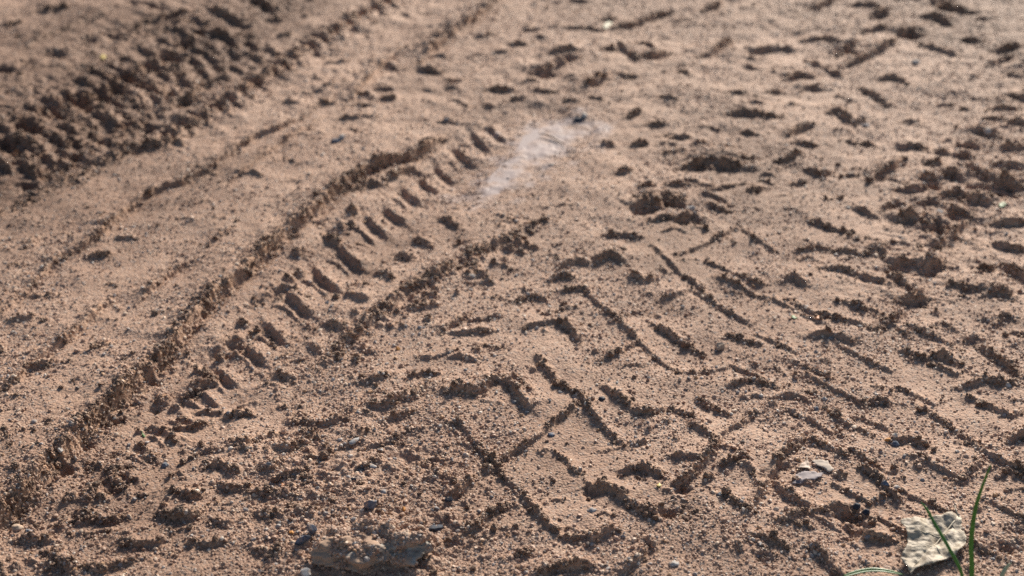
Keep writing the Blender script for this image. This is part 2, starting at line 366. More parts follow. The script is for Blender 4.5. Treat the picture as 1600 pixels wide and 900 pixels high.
# ---- scalloped slump arcs left of the block tread
AR = [
 ([(470, 655), (495, 662), (525, 656), (548, 640), (565, 618)], 6), ([(425, 695), (450, 702), (475, 692), (490, 674)], 6), ([(400, 735), (425, 732), (440, 718)], 5), ([(568, 628), (590, 634), (612, 630), (640, 612)], 6), ([(560, 600), (585, 596), (610, 588)], 5),
 ([(600, 652), (622, 648), (645, 640)], 5), ([(530, 700), (555, 690), (575, 672)], 4), ([(480, 715), (505, 712), (522, 700)], 4), ([(620, 620), (645, 622), (668, 600)], 4), ([(252, 806), (275, 815), (300, 812), (318, 800)], 7), ([(190, 845), (215, 856), (245, 852), (264, 836), (268, 815)], 6),
 ([(62, 868), (85, 864), (102, 875), (112, 892)], 7), ([(120, 885), (160, 893), (205, 880)], 5), ([(325, 728), (345, 722), (365, 738)], 7), ([(340, 755), (365, 765), (385, 762)], 6), ([(280, 770), (300, 778), (320, 772)], 6), ([(395, 770), (420, 775), (450, 765)], 5),
 ([(430, 745), (455, 742), (480, 735)], 4), ([(360, 690), (385, 692), (410, 680)], 5), ([(310, 700), (335, 700)], 4), ([(150, 745), (175, 740), (195, 752)], 4), ([(340, 640), (365, 636), (390, 642)], 4), ([(260, 660), (300, 655), (330, 645)], 5), ([(290, 632), (320, 628), (350, 632)], 5),
 ([(140, 800), (165, 806), (190, 800)], 4), ([(395, 800), (420, 806), (440, 800)], 4), ([(460, 790), (490, 788), (520, 775)], 4), ([(330, 815), (355, 822), (380, 812)], 4), ([(300, 850), (330, 858), (360, 850)], 4), ([(400, 860), (425, 866), (450, 858)], 4),
 ([(560, 700), (600, 690), (640, 668)], 3), ([(548, 735), (570, 730), (590, 718)], 5), ([(520, 648), (540, 655), (560, 645)], 3),
]
for pts, h in AR:
    bank(pts, (.8 * h) * mm, (1.4 + .14 * h) * mm, (3 + 1.0 * h) * mm, .5, .7, var=.45)

# ---- upper right: rows of short press marks, clods and cracks
UR = [
 ([(1265, 340), (1300, 352), (1330, 361)], 5), ([(1330, 320), (1355, 330), (1374, 340)], 6), ([(1300, 388), (1322, 392), (1347, 399)], 5), ([(1250, 388), (1275, 382), (1292, 386)], 5), ([(1280, 418), (1310, 420), (1336, 426)], 6), ([(1340, 425), (1360, 435), (1392, 442)], 9),
 ([(1222, 436), (1240, 432), (1262, 446)], 8), ([(1360, 396), (1372, 390), (1385, 400)], 10), ([(1395, 414), (1412, 406), (1432, 414)], 9), ([(1438, 420), (1455, 408), (1478, 412)], 11), ([(1395, 428), (1415, 446), (1434, 462)], 7), ([(1405, 472), (1425, 462), (1455, 464)], 10), ([(1380, 508), (1395, 495), (1408, 480)], 6),
 ([(1228, 462), (1250, 476), (1275, 487), (1310, 494), (1350, 504), (1370, 512)], 4.5), ([(1310, 470), (1340, 474), (1388, 490)], 4), ([(1258, 520), (1288, 518), (1315, 526), (1335, 530)], 6), ([(1415, 503), (1450, 518), (1486, 530)], 4.5), ([(1400, 540), (1425, 550), (1455, 556)], 3.5), ([(1455, 556), (1475, 554), (1500, 564)], 7),
 ([(1530, 536), (1555, 555), (1575, 570), (1592, 592)], 7), ([(1485, 440), (1510, 448), (1540, 452)], 4), ([(1540, 458), (1558, 450), (1578, 462)], 9), ([(1572, 408), (1588, 420), (1608, 436)], 8), ([(1530, 418), (1550, 412)], 6), ([(1510, 530), (1525, 524), (1535, 530)], 7), ([(1550, 505), (1570, 490), (1590, 500)], 6), ([(1500, 600), (1540, 590), (1580, 600)], 6),
 ([(1405, 348), (1418, 340), (1440, 346)], 11), ([(1450, 352), (1466, 350), (1482, 358)], 12), ([(1480, 330), (1500, 328), (1520, 336)], 9), ([(1510, 312), (1530, 310), (1548, 318)], 10), ([(1548, 343), (1575, 344), (1602, 340)], 8), ([(1480, 380), (1490, 360), (1512, 340)], 8), ([(1548, 370), (1575, 378), (1600, 384)], 6), ([(1460, 390), (1480, 372)], 9),
 ([(1430, 318), (1450, 310), (1470, 318)], 7), ([(1380, 330), (1400, 315), (1418, 320)], 6), ([(1405, 292), (1430, 294), (1455, 290)], 9), ([(1470, 305), (1495, 300), (1515, 308)], 7), ([(1470, 272), (1490, 270), (1510, 282)], 11), ([(1500, 256), (1530, 268), (1555, 280)], 9), ([(1548, 285), (1570, 280), (1600, 292)], 12), ([(1560, 262), (1580, 258), (1600, 264)], 9), ([(1440, 268), (1455, 275), (1462, 280)], 8),
 ([(1515, 198), (1540, 204), (1562, 212)], 8), ([(1500, 218), (1520, 222), (1534, 227)], 8), ([(1488, 237), (1505, 240), (1520, 245)], 9), ([(1565, 225), (1582, 228), (1600, 232)], 9), ([(1448, 248), (1470, 255)], 7), ([(1400, 225), (1425, 222), (1448, 226)], 7), ([(1460, 232), (1485, 236)], 7), ([(1545, 165), (1570, 170), (1592, 168)], 8), ([(1580, 150), (1605, 156)], 9), ([(1540, 182), (1570, 186)], 7), ([(1575, 190), (1605, 196)], 9),
 ([(1360, 280), (1378, 266), (1395, 258), (1412, 243)], 11), ([(1310, 268), (1320, 272)], 7), ([(1310, 108), (1340, 97), (1360, 88), (1400, 66)], 11), ([(1265, 16), (1285, 8), (1310, -4)], 11), ([(1330, 8), (1355, 10), (1385, 14)], 10), ([(1362, 30), (1378, 22), (1392, 24)], 12), ([(1345, 54), (1365, 48), (1388, 46)], 10),
 ([(1450, -2), (1468, 14), (1495, 22), (1530, 26)], 14), ([(1400, 0), (1425, -2), (1440, 4)], 10), ([(1440, 28), (1460, 30), (1484, 42)], 12), ([(1408, 58), (1420, 52), (1434, 56)], 13), ([(1440, 74), (1470, 82), (1502, 90)], 9), ([(1505, 65), (1535, 72)], 9), ([(1550, 86), (1570, 82), (1592, 76)], 10), ([(1545, 104), (1560, 98), (1580, 90)], 8),
 ([(1262, 94), (1285, 106), (1318, 120)], 8), ([(1255, 64), (1285, 62), (1322, 70)], 8), ([(1312, 86), (1325, 76), (1340, 66)], 12), ([(1200, 78), (1225, 76), (1242, 78)], 9), ([(1222, 126), (1250, 116), (1280, 124)], 12), ([(1200, 146), (1222, 144)], 8), ([(1250, 142), (1268, 136), (1285, 138)], 9), ([(1348, 136), (1370, 150), (1388, 162)], 8), ([(1370, 124), (1395, 122), (1418, 130)], 9),
 ([(1295, 178), (1310, 174), (1330, 190)], 9), ([(1335, 192), (1350, 186)], 7), ([(1230, 218), (1250, 205), (1272, 198)], 9), ([(1200, 188), (1222, 186)], 7), ([(1340, 215), (1365, 222)], 5), ([(1240, 228), (1275, 226)], 7), ([(1260, 262), (1280, 270), (1305, 262)], 8), ([(1315, 270), (1340, 268)], 6), ([(1235, 285), (1255, 280)], 6), ([(1205, 255), (1230, 250), (1250, 240)], 6),
 ([(960, 46), (985, 40), (1010, 30), (1030, 22), (1052, 16)], 10), ([(880, 46), (910, 47), (942, 50)], 8), ([(895, 6), (915, 4)], 8), ([(940, 34), (958, 30)], 8), ([(832, 120), (850, 112), (865, 104)], 14), ([(858, 88), (885, 82), (905, 84)], 12), ([(870, 104), (890, 98), (905, 96)], 10), ([(800, 70), (825, 72)], 7), ([(820, 50), (845, 48)], 6),
 ([(968, 72), (980, 84), (996, 98)], 9), ([(985, 74), (1010, 72), (1025, 76)], 10), ([(1000, 96), (1022, 92), (1045, 84)], 11), ([(945, 82), (960, 78)], 8), ([(915, 138), (935, 128), (956, 118)], 13), ([(962, 118), (978, 124), (994, 124)], 7), ([(1090, 92), (1110, 84), (1125, 72), (1146, 60)], 11), ([(1100, 18), (1120, 10), (1130, 4)], 9), ([(1170, 82), (1195, 78), (1210, 74)], 11),
 ([(1060, 262), (1085, 258), (1110, 252), (1130, 258), (1165, 264)], 14), ([(1138, 182), (1165, 178), (1205, 188)], 10), ([(1040, 242), (1058, 238), (1072, 236)], 5), ([(990, 230), (1010, 226)], 8), ([(1035, 158), (1058, 162)], 5), ([(1140, 146), (1162, 148)], 6), ([(1160, 106), (1180, 106)], 7), ([(1060, 115), (1078, 120)], 6), ([(920, 158), (940, 164)], 6), ([(885, 160), (905, 166)], 6),
 ([(980, 190), (1000, 180)], 6), ([(1010, 200), (1040, 198)], 7), ([(940, 232), (960, 228)], 7), ([(960, 275), (985, 270)], 6), ([(1050, 218), (1080, 216)], 6), ([(835, 145), (870, 146)], 6), ([(800, 158), (822, 154)], 6), ([(1085, 228), (1100, 226)], 6), ([(1090, 290), (1120, 296), (1160, 288)], 5), ([(1100, 300), (1130, 296)], 5), ([(1165, 250), (1185, 246)], 6), ([(1170, 300), (1200, 292)], 6),
 ([(985, 330), (1005, 322), (1022, 318)], 12), ([(1020, 322), (1035, 312), (1048, 306)], 12), ([(1040, 320), (1060, 322), (1075, 326)], 9), ([(1062, 348), (1078, 340), (1095, 342)], 10), ([(1010, 350), (1035, 345), (1055, 348)], 6), ([(1110, 320), (1135, 328)], 6), ([(1095, 305), (1120, 310), (1140, 320)], 5), ([(1000, 296), (1020, 292)], 6), ([(1040, 292), (1072, 290)], 5),
 ([(1160, 210), (1180, 214)], 6), ([(700, 190), (715, 188)], 8), ([(760, 170), (775, 168)], 8), ([(690, 190), (720, 194)], 6), ([(770, 140), (800, 142)], 8), ([(740, 60), (770, 55)], 7), ([(770, 85), (800, 82)], 6), ([(700, 130), (725, 122)], 5), ([(680, 60), (700, 54)], 5),
]
for pts, h in UR:
    if pts[0][0] > 1370 and 190 < pts[0][1] < 480: h *= 1.35
    bank(pts, .75 * h * mm, (1.2 + .2 * h) * mm, (4 + 1.1 * h) * mm, .6, .8, var=.6)
lump(1112, 246, 34, 22, 11, 0.1, .2); lump(1015, 318, 20, 14, 8, .3); lump(1050, 312, 18, 14, 8, -.2)
for (a, b, r, h) in [(1005, 334, 9, -9), (1025, 330, 8, -10), (1042, 322, 8, -8), (1068, 350, 8, -7), (1090, 348, 7, -5), (885, 96, 16, -12), (850, 116, 16, -12), (1460, 290, 12, -10), (1465, 357, 12, -10), (1490, 336, 10, -9), (1410, 350, 8, -8), (1455, 420, 9, -10), (1435, 470, 8, -8), (1415, 470, 6, -6), (1405, 418, 8, -7), (1560, 296, 14, -12), (1530, 290, 12, -9),
                    (1470, 8, 18, -12), (1420, 60, 14, -14), (1325, 82, 14, -12), (1045, 802, 8, -7), (1330, 804, 9, -9), (1000, 742, 9, -3), (1065, 762, 8, -7), (930, 768, 8, -6), (1340, 830, 10, -6), (1575, 860, 9, -6), (1225, 728, 6, -5), (1210, 745, 6, -6), (1590, 830, 8, -4), (1195, 870, 8, -5), (1070, 800, 10, -2)]:
    lump(a, b, r, r * .85, h, .3, .5)
# random small clods, press marks and crumbs
for i in range(800):
    px, py = rng.uniform(-150, 1750), 900 * rng.random() ** 0.8 - 20
    if (650 < px < 1000 and 170 < py < 320) or (560 < px < 760 and 480 < py < 590 and rng.random() < .8): continue
    if py > 430 and px > 640 and rng.random() < .65: continue
    if px < 560 and py > 250 and py < 900 - 1.1 * px and rng.random() < .35: continue
    L = rng.uniform(8, 26) * (1 if py > 400 else 1.3)
    sl = rng.uniform(-.25, .3)
    c = P(px, py)
    q = [(c[0] - L * mm / 2, c[1] - sl * L * mm), (c[0], c[1] + rng.uniform(-2, 4) * mm), (c[0] + L * mm / 2, c[1] - rng.uniform(-.3, .8) * L * mm)]
    h = rng.uniform(.6, 1.9) * (1 if py > 300 else 2.0)
    bank(q, h * mm, (1.0 if py > 300 else 1.6) * mm, (3 + h) * mm, .4, .45, world=True, var=.9)
for i in range(90):
    px, py = rng.uniform(-100, 1700), rng.uniform(430, 930); s = rng.uniform(2, 5)
    lump(px, py, s, s * .8, rng.uniform(1.2, 3.5), rng.uniform(0, 3), .6)

# ---- mound that holds the half-buried rock
lump(580, 822, 54, 80, 8, 0.0, .08, power=2.4)
# ---- smooth hollow of the puddle: level it
POOL = [(742, 305), (752, 280), (775, 258), (798, 238), (815, 205), (840, 192), (885, 186), (930, 192), (930, 208), (905, 222), (885, 236), (862, 258), (830, 272), (800, 290), (770, 314)]
pc = np.array([P(*p) for p in POOL])

# ---- combine
ym = Y[core]; xm = X[core]
A, B = P(-100, 262), P(420, -30)
tv = (B - A) / np.linalg.norm(B - A)
side = tv[0] * (Y - A[1]) - tv[1] * (X - A[0])
trackA = np.exp(-(np.abs(side[core]) / 0.15) ** 4) * (ym > 1.2)
C1, C2 = P(1400, 470), P(1600, 200)
tv2 = (C2 - C1) / np.linalg.norm(C2 - C1)
sideC = tv2[0] * (ym - C1[1]) - tv2[1] * (xm - C1[0])
trackC = np.exp(-(np.abs(sideC) / 0.07) ** 4) * smooth((ym - 1.15) / .2)
topM = smooth((ym - 1.75) / .3) * smooth((xm + .1) / .2)
patch = smooth(.5 + 1.2 * fbm(xm, ym, 7, 2, 101))
rid = 1 - np.abs(fbm(xm * .8 + ym * .25, ym * 1.05, 26, 3, 100, .6)) * 1.9
msk = np.clip(trackA * .5 + trackC * .5 + topM * patch * .42, 0, 1)
FEAT[core] = FEAT[core] + (msk * 0.0035 * np.clip(rid, -.7, 1)).astype(np.float32)
ROUGH[core] = np.maximum(ROUGH[core], (.6 * msk * smooth(rid * 1.5)).astype(np.float32))
rough = np.clip(ROUGH * (0.75 + 0.7 * fbm(X, Y, 26, 2, 50)), 0, 1)
crumb = np.zeros_like(H)
cw = (slice(R0, R0 + D0), slice(max(C0 - 8, 0), C0 + NC + 8))
c1 = 1 - worley(X[cw] / 0.0075, Y[cw] / 0.0075, 3) * 1.25
c2 = 1 - worley(X[cw] / 0.0040, Y[cw] / 0.0040, 4) * 1.25
base_r = np.clip(0.03 + 0.14 * fbm(X[cw], Y[cw], 9, 2, 60), 0.0, .25)
rr = np.maximum(rough[cw], base_r)
crumb[cw] = rr * 0.0030 * np.clip(c1, 0, 1) + (0.06 + rr) * 0.0013 * np.clip(c2, 0, 1) + (.05 + rr) * 0.0010 * FINE[cw] + (.12 + rr) * 0.0012 * fbm(X[cw], Y[cw], 55, 3, 63, .65)
FINE2 = (0.00022 * fbm(X[cw], Y[cw], 420, 2, 71)).astype(np.float32)
H += FEAT + DENT + crumb.astype(np.float32)
H[cw] += FINE2

def inside_soft(poly, xx, yy):
    """signed distance to polygon (negative inside)"""
    d = np.full(xx.shape, 9.0); ins = np.zeros(xx.shape, bool)
    n = len(poly)
    for i in range(n):
        a, b = poly[i], poly[(i + 1) % n]; e = b - a
        k = np.clip(((xx - a[0]) * e[0] + (yy - a[1]) * e[1]) / (e @ e), 0, 1)
        d = np.minimum(d, np.hypot(xx - a[0] - e[0] * k, yy - a[1] - e[1] * k))
        cond = ((a[1] <= yy) != (b[1] <= yy))
        with np.errstate(divide='ignore', invalid='ignore'):
            xi = a[0] + (yy - a[1]) * e[0] / (e[1] if abs(e[1]) > 1e-9 else 1e-9)
        ins ^= cond & (xx < xi)
    return np.where(ins, -d, d)

pw = window(pc[:, 0].min() - .06, pc[:, 0].max() + .06, pc[:, 1].min() - .06, pc[:, 1].max() + .06)
sdp = inside_soft(pc, X[pw] + 3 * WX[pw], Y[pw] + 3 * WY[pw])
POOL_Z = float(np.percentile(H[pw][sdp < 0], 45))
fl = smooth(0.5 - sdp / 0.07)
nzp = fbm(X[pw], Y[pw], 38, 4, 140, .6)
H[pw] = (H[pw] * (1 - fl) + fl * (POOL_Z - 0.0012 + 0.0016 * nzp * smooth((sdp + .05) / .05) + 0.0004 * nzp + 0.04 * (H[pw] - POOL_Z))).astype(np.float32)

film = np.zeros_like(H)
film[pw] = smooth(0.45 - sdp / 0.075 + 0.55 * fbm(X[pw], Y[pw], 30, 4, 150, .6)) * (sdp < .05)
# soil darkening: random moisture and the wet corner track, plus painted vignette shade
moist_vignette = 0.4 * fbm(X, Y, 2.3, 4, 90, .6) + 0.22 * fbm(X, Y, 9, 3, 97, .6)
for (dx_, dy_, dr_, da_) in ((120, 860, .2, .34), (1560, 760, .2, .26), (1540, 40, .35, .34), (900, 890, .22, .15)):   # painted vignette: soil darkened towards frame corners and edges, ragged rims
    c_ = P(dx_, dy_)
    moist_vignette = moist_vignette + da_ * np.exp(-((X - c_[0]) ** 2 + (Y - c_[1]) ** 2) / dr_ ** 2) * (1 + .6 * fbm(X, Y, 6, 3, 98))
moist_vignette = moist_vignette + 0.8 * np.exp(-(np.abs(side - .06) / 0.27) ** 4)  # wet corner track, with vignette shade painted into the same darkening
moist_vignette = np.clip(moist_vignette, 0, 1).astype(np.float32)

def hq(px, py):
    """ground height at world x, y (arrays or scalars)"""
    px = np.atleast_1d(np.asarray(px, float)); py = np.atleast_1d(np.asarray(py, float))
    r = np.interp(py, Y1, np.arange(NR)); ri = np.clip(r.astype(int), 0, NR - 2); fr = r - ri
    t = px / np.interp(py, Y1, W1)
    c = np.interp(t, T1, np.arange(NCT)); ci = np.clip(c.astype(int), 0, NCT - 2); fc = c - ci
    return (H[ri, ci] * (1 - fr) * (1 - fc) + H[ri + 1, ci] * fr * (1 - fc) + H[ri, ci + 1] * (1 - fr) * fc + H[ri + 1, ci + 1] * fr * fc)

def ground_at(px, py):
    p = P(px, py)
    for _ in range(3):
        z = float(hq(p[0], p[1])[0]); p = P(px, py, z)
    return Vector((p[0], p[1], float(hq(p[0], p[1])[0])))

# ------------------------------------------------------------------ materials
def new_mat(name):
    m = bpy.data.materials.new(name); m.use_nodes = True
    nt = m.node_tree
    for n in list(nt.nodes): nt.nodes.remove(n)
    out = nt.nodes.new('ShaderNodeOutputMaterial'); b = nt.nodes.new('ShaderNodeBsdfPrincipled')
    nt.links.new(b.outputs[0], out.inputs[0])
    return m, nt, b

def ramp(nt, stops, interp='LINEAR'):
    r = nt.nodes.new('ShaderNodeValToRGB'); r.color_ramp.interpolation = interp
    el = r.color_ramp.elements
    el[0].position, el[0].color = stops[0][0], (*stops[0][1], 1)
    el[1].position, el[1].color = stops[-1][0], (*stops[-1][1], 1)
    for p, c in stops[1:-1]:
        e = el.new(p); e.color = (*c, 1)
    return r

GRAIN = [(0.0, (.38, .235, .165)), (.22, (.44, .28, .20)), (.44, (.51, .34, .245)), (.62, (.38, .24, .168)), (.74, (.61, .46, .345)), (.85, (.36, .31, .285)), (.91, (.24, .225, .225)), (.935, (.47, .28, .16)), (.962, (.62, .53, .45)), (.985, (.17, .13, .11)), (1.0, (.15, .12, .105))]

def noise_node(nt, vec, scale, detail=3, rough=.5):
    n = nt.nodes.new('ShaderNodeTexNoise'); n.inputs['Scale'].default_value = scale
    n.inputs['Detail'].default_value = detail; n.inputs['Roughness'].default_value = rough
    nt.links.new(vec, n.inputs['Vector']); return n

def mixc(nt, fac, a, b, mode='MIX'):
    m = nt.nodes.new('ShaderNodeMix'); m.data_type = 'RGBA'; m.blend_type = mode
    for sock, v in ((m.inputs[0], fac), (m.inputs[6], a), (m.inputs[7], b)):
        if isinstance(v, (int, float)): sock.default_value = v
        elif isinstance(v, tuple): sock.default_value = (*v, 1)
        else: nt.links.new(v, sock)
    return m.outputs[2]

def soil_material():
    m, nt, b = new_mat('sandy_soil')
    tc = nt.nodes.new('ShaderNodeTexCoord'); vec = tc.outputs['Object']
    vo = nt.nodes.new('ShaderNodeTexVoronoi'); vo.inputs['Scale'].default_value = 430
    nt.links.new(vec, vo.inputs['Vector'])
    sep = nt.nodes.new('ShaderNodeSeparateColor'); nt.links.new(vo.outputs['Color'], sep.inputs[0])
    r = ramp(nt, GRAIN, 'CONSTANT'); nt.links.new(sep.outputs[0], r.inputs[0])
    big = noise_node(nt, vec, 5.5, 4, .6)
    br = ramp(nt, [(.3, (.325, .20, .142)), (.7, (.46, .305, .225))]); nt.links.new(big.outputs[0], br.inputs[0])
    lo = nt.nodes.new('ShaderNodeAttribute'); lo.attribute_name = 'loose'
    bc = mixc(nt, lo.outputs['Fac'], br.outputs[0], (.43, .25, .15))
    c = mixc(nt, .35, bc, r.outputs[0])
    at_ = nt.nodes.new('ShaderNodeAttribute'); at_.attribute_name = 'moist_vignette'
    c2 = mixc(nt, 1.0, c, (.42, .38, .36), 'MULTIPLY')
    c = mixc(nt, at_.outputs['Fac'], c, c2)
    fa = nt.nodes.new('ShaderNodeAttribute'); fa.attribute_name = 'silt'
    c = mixc(nt, fa.outputs['Fac'], c, (.375, .30, .285))
    nt.links.new(c, b.inputs['Base Color'])
    mr = nt.nodes.new('ShaderNodeMapRange'); mr.inputs['To Min'].default_value = .72; mr.inputs['To Max'].default_value = .62
    nt.links.new(fa.outputs['Fac'], mr.inputs['Value']); nt.links.new(mr.outputs[0], b.inputs['Roughness'])
    b.inputs['Specular IOR Level'].default_value = .15
    v2 = nt.nodes.new('ShaderNodeTexVoronoi'); v2.inputs['Scale'].default_value = 430; nt.links.new(vec, v2.inputs['Vector'])
    fine = noise_node(nt, vec, 900, 3, .6)
    mth = nt.nodes.new('ShaderNodeMath'); mth.operation = 'MULTIPLY_ADD'
    nt.links.new(v2.outputs['Distance'], mth.inputs[0]); mth.inputs[1].default_value = -1.0; nt.links.new(fine.outputs[0], mth.inputs[2])
    bp = nt.nodes.new('ShaderNodeBump'); bp.inputs['Distance'].default_value = .0011
    mr2 = nt.nodes.new('ShaderNodeMapRange'); mr2.inputs['To Min'].default_value = .85; mr2.inputs['To Max'].default_value = .12
    nt.links.new(fa.outputs['Fac'], mr2.inputs['Value']); nt.links.new(mr2.outputs[0], bp.inputs['Strength'])
    nt.links.new(mth.outputs[0], bp.inputs['Height']); nt.links.new(bp.outputs[0], b.inputs['Normal'])
    return m

def grain_material():
    m, nt, b = new_mat('sand_grain')
    oi = nt.nodes.new('ShaderNodeObjectInfo')
    r = ramp(nt, GRAIN, 'CONSTANT'); nt.links.new(oi.outputs['Random'], r.inputs[0])
    at_ = nt.nodes.new('ShaderNodeAttribute'); at_.attribute_type = 'INSTANCER'; at_.attribute_name = 'moist_vignette'
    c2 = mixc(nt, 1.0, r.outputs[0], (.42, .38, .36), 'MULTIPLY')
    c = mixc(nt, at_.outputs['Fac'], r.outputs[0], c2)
    nt.links.new(c, b.inputs['Base Color'])
    b.inputs['Roughness'].default_value = .55
    b.inputs['Specular IOR Level'].default_value = .25
    return m

def crumb_material():
    m, nt, b = new_mat('soil_crumb')
    oi = nt.nodes.new('ShaderNodeObjectInfo'); tc = nt.nodes.new('ShaderNodeTexCoord')
    r = ramp(nt, [(0, (.37, .20, .115)), (.5, (.47, .27, .165)), (.85, (.55, .345, .225)), (1, (.41, .235, .14))]); nt.links.new(oi.outputs['Random'], r.inputs[0])
    vo = nt.nodes.new('ShaderNodeTexVoronoi'); vo.inputs['Scale'].default_value = 2.2; nt.links.new(tc.outputs['Object'], vo.inputs['Vector'])
    sep = nt.nodes.new('ShaderNodeSeparateColor'); nt.links.new(vo.outputs['Color'], sep.inputs[0])
    r2 = ramp(nt, GRAIN, 'CONSTANT'); nt.links.new(sep.outputs[0], r2.inputs[0])
    c = mixc(nt, .4, r.outputs[0], r2.outputs[0])
    at_ = nt.nodes.new('ShaderNodeAttribute'); at_.attribute_type = 'INSTANCER'; at_.attribute_name = 'moist_vignette'
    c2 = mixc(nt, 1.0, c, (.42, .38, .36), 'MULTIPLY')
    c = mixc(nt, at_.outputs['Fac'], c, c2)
    nt.links.new(c, b.inputs['Base Color']); b.inputs['Roughness'].default_value = .75
    bp = nt.nodes.new('ShaderNodeBump'); bp.inputs['Strength'].default_value = .7; bp.inputs['Distance'].default_value = .3; bp.invert = True
    nt.links.new(vo.outputs['Distance'], bp.inputs['Height']); nt.links.new(bp.outputs[0], b.inputs['Normal'])
    return m

SOIL = soil_material(); CRUMBM = crumb_material(); GRAINM = grain_material()

def tag(o, label=None, cat=None, group=None, kind=None):
    if label: o['label'] = label
    if cat: o['category'] = cat
    if group: o['group'] = group
    if kind: o['kind'] = kind
    return o

# ------------------------------------------------------------------ ground mesh
me = bpy.data.meshes.new('ground')
co = np.empty((NR * NCT, 3), np.float32)
co[:, 0] = X.ravel(); co[:, 1] = Y.ravel(); co[:, 2] = H.ravel()
me.vertices.add(NR * NCT); me.vertices.foreach_set('co', co.ravel())
idx = np.arange(NR * NCT, dtype=np.int32).reshape(NR, NCT)
quads = np.stack((idx[:-1, :-1], idx[:-1, 1:], idx[1:, 1:], idx[1:, :-1]), axis=-1).reshape(-1, 4)
nq = len(quads)
me.loops.add(nq * 4); me.loops.foreach_set('vertex_index', quads.ravel())
me.polygons.add(nq); me.polygons.foreach_set('loop_start', np.arange(0, nq * 4, 4, dtype=np.int32))
me.polygons.foreach_set('use_smooth', np.ones(nq, bool))
me.update()
a_ = me.attributes.new('moist_vignette', 'FLOAT', 'POINT'); a_.data.foreach_set('value', moist_vignette.ravel())
a_ = me.attributes.new('loose', 'FLOAT', 'POINT'); a_.data.foreach_set('value', np.clip(rough, 0, 1).astype(np.float32).ravel())
a_ = me.attributes.new('silt', 'FLOAT', 'POINT'); a_.data.foreach_set('value', film.ravel())
me.materials.append(SOIL)
ground = bpy.data.objects.new('ground', me); coll.objects.link(ground)
tag(ground, 'tan sandy soil pressed into tyre tracks and crumbly ridges', kind='structure')

# ------------------------------------------------------------------ loose grains lying on the soil (uncountable)
def instancer(o, mat, sub_, amp, nscale, smooth_=False):
    """draw one small stone-like shape on every vertex of o"""
    ng = bpy.data.node_groups.new(o.name, 'GeometryNodeTree')
    ng.interface.new_socket('Geometry', in_out='INPUT', socket_type='NodeSocketGeometry')
    ng.interface.new_socket('Geometry', in_out='OUTPUT', socket_type='NodeSocketGeometry')
    N_ = ng.nodes.new; Lk = ng.links.new
    gi = N_('NodeGroupInput'); go = N_('NodeGroupOutput'); join = N_('GeometryNodeGeometryToInstance')
    for k in range(4):
        ico = N_('GeometryNodeMeshIcoSphere'); ico.inputs['Radius'].default_value = 1.0; ico.inputs['Subdivisions'].default_value = sub_
        sp = N_('GeometryNodeSetPosition'); nz = N_('ShaderNodeTexNoise'); nz.noise_dimensions = '4D'
        nz.inputs['Scale'].default_value = nscale; nz.inputs['W'].default_value = 3.7 * k; nz.inputs['Detail'].default_value = 3
        sub = N_('ShaderNodeVectorMath'); sub.operation = 'SUBTRACT'; sub.inputs[1].default_value = (.5, .5, .5)
        scl = N_('ShaderNodeVectorMath'); scl.operation = 'SCALE'; scl.inputs['Scale'].default_value = amp
        Lk(nz.outputs['Color'], sub.inputs[0]); Lk(sub.outputs[0], scl.inputs[0])
        Lk(ico.outputs['Mesh'], sp.inputs['Geometry']); Lk(scl.outputs[0], sp.inputs['Offset'])
        smt = N_('GeometryNodeSetMaterial'); smt.inputs['Material'].default_value = mat
        Lk(sp.outputs[0], smt.inputs['Geometry']); Lk(smt.outputs[0], join.inputs[0])
    iop = N_('GeometryNodeInstanceOnPoints'); iop.inputs['Pick Instance'].default_value = True
    a1 = N_('GeometryNodeInputNamedAttribute'); a1.data_type = 'FLOAT_VECTOR'; a1.inputs['Name'].default_value = 'gscale'
    a2 = N_('GeometryNodeInputNamedAttribute'); a2.data_type = 'FLOAT_VECTOR'; a2.inputs['Name'].default_value = 'grot'
    Lk(gi.outputs[0], iop.inputs['Points']); Lk(join.outputs[0], iop.inputs['Instance'])
    Lk(a1.outputs[0], iop.inputs['Scale']); Lk(a2.outputs[0], iop.inputs['Rotation'])
    Lk(iop.outputs[0], go.inputs[0])
    md = o.modifiers.new('scatter', 'NODES'); md.node_group = ng

def point_cloud(name, xx, yy, zz, size, g, mat, flat=(.55, 1.0)):
    n = len(xx)
    ri = np.clip(np.searchsorted(Y1, yy), 0, NR - 1); ci = np.clip(np.searchsorted(T1, xx / width_at(yy)), 0, NCT - 1)
    m = bpy.data.meshes.new(name)
    m.vertices.add(n); m.vertices.foreach_set('co', np.stack((xx, yy, zz), 1).astype(np.float32).ravel())
    sc = np.stack((size * g.uniform(.75, 1.35, n), size * g.uniform(.75, 1.35, n), size * g.uniform(flat[0], flat[1], n)), 1).astype(np.float32)
    ro = g.uniform(-.9, .9, (n, 3)).astype(np.float32); ro[:, 2] = g.uniform(0, 6.28, n)
    for nm, arr in (('gscale', sc), ('grot', ro)):
        at_ = m.attributes.new(nm, 'FLOAT_VECTOR', 'POINT'); at_.data.foreach_set('vector', arr.ravel())
    at_ = m.attributes.new('moist_vignette', 'FLOAT', 'POINT'); at_.data.foreach_set('value', moist_vignette[ri, ci])
    o = bpy.data.objects.new(name, m); coll.objects.link(o)
    m.materials.append(mat)
    return o

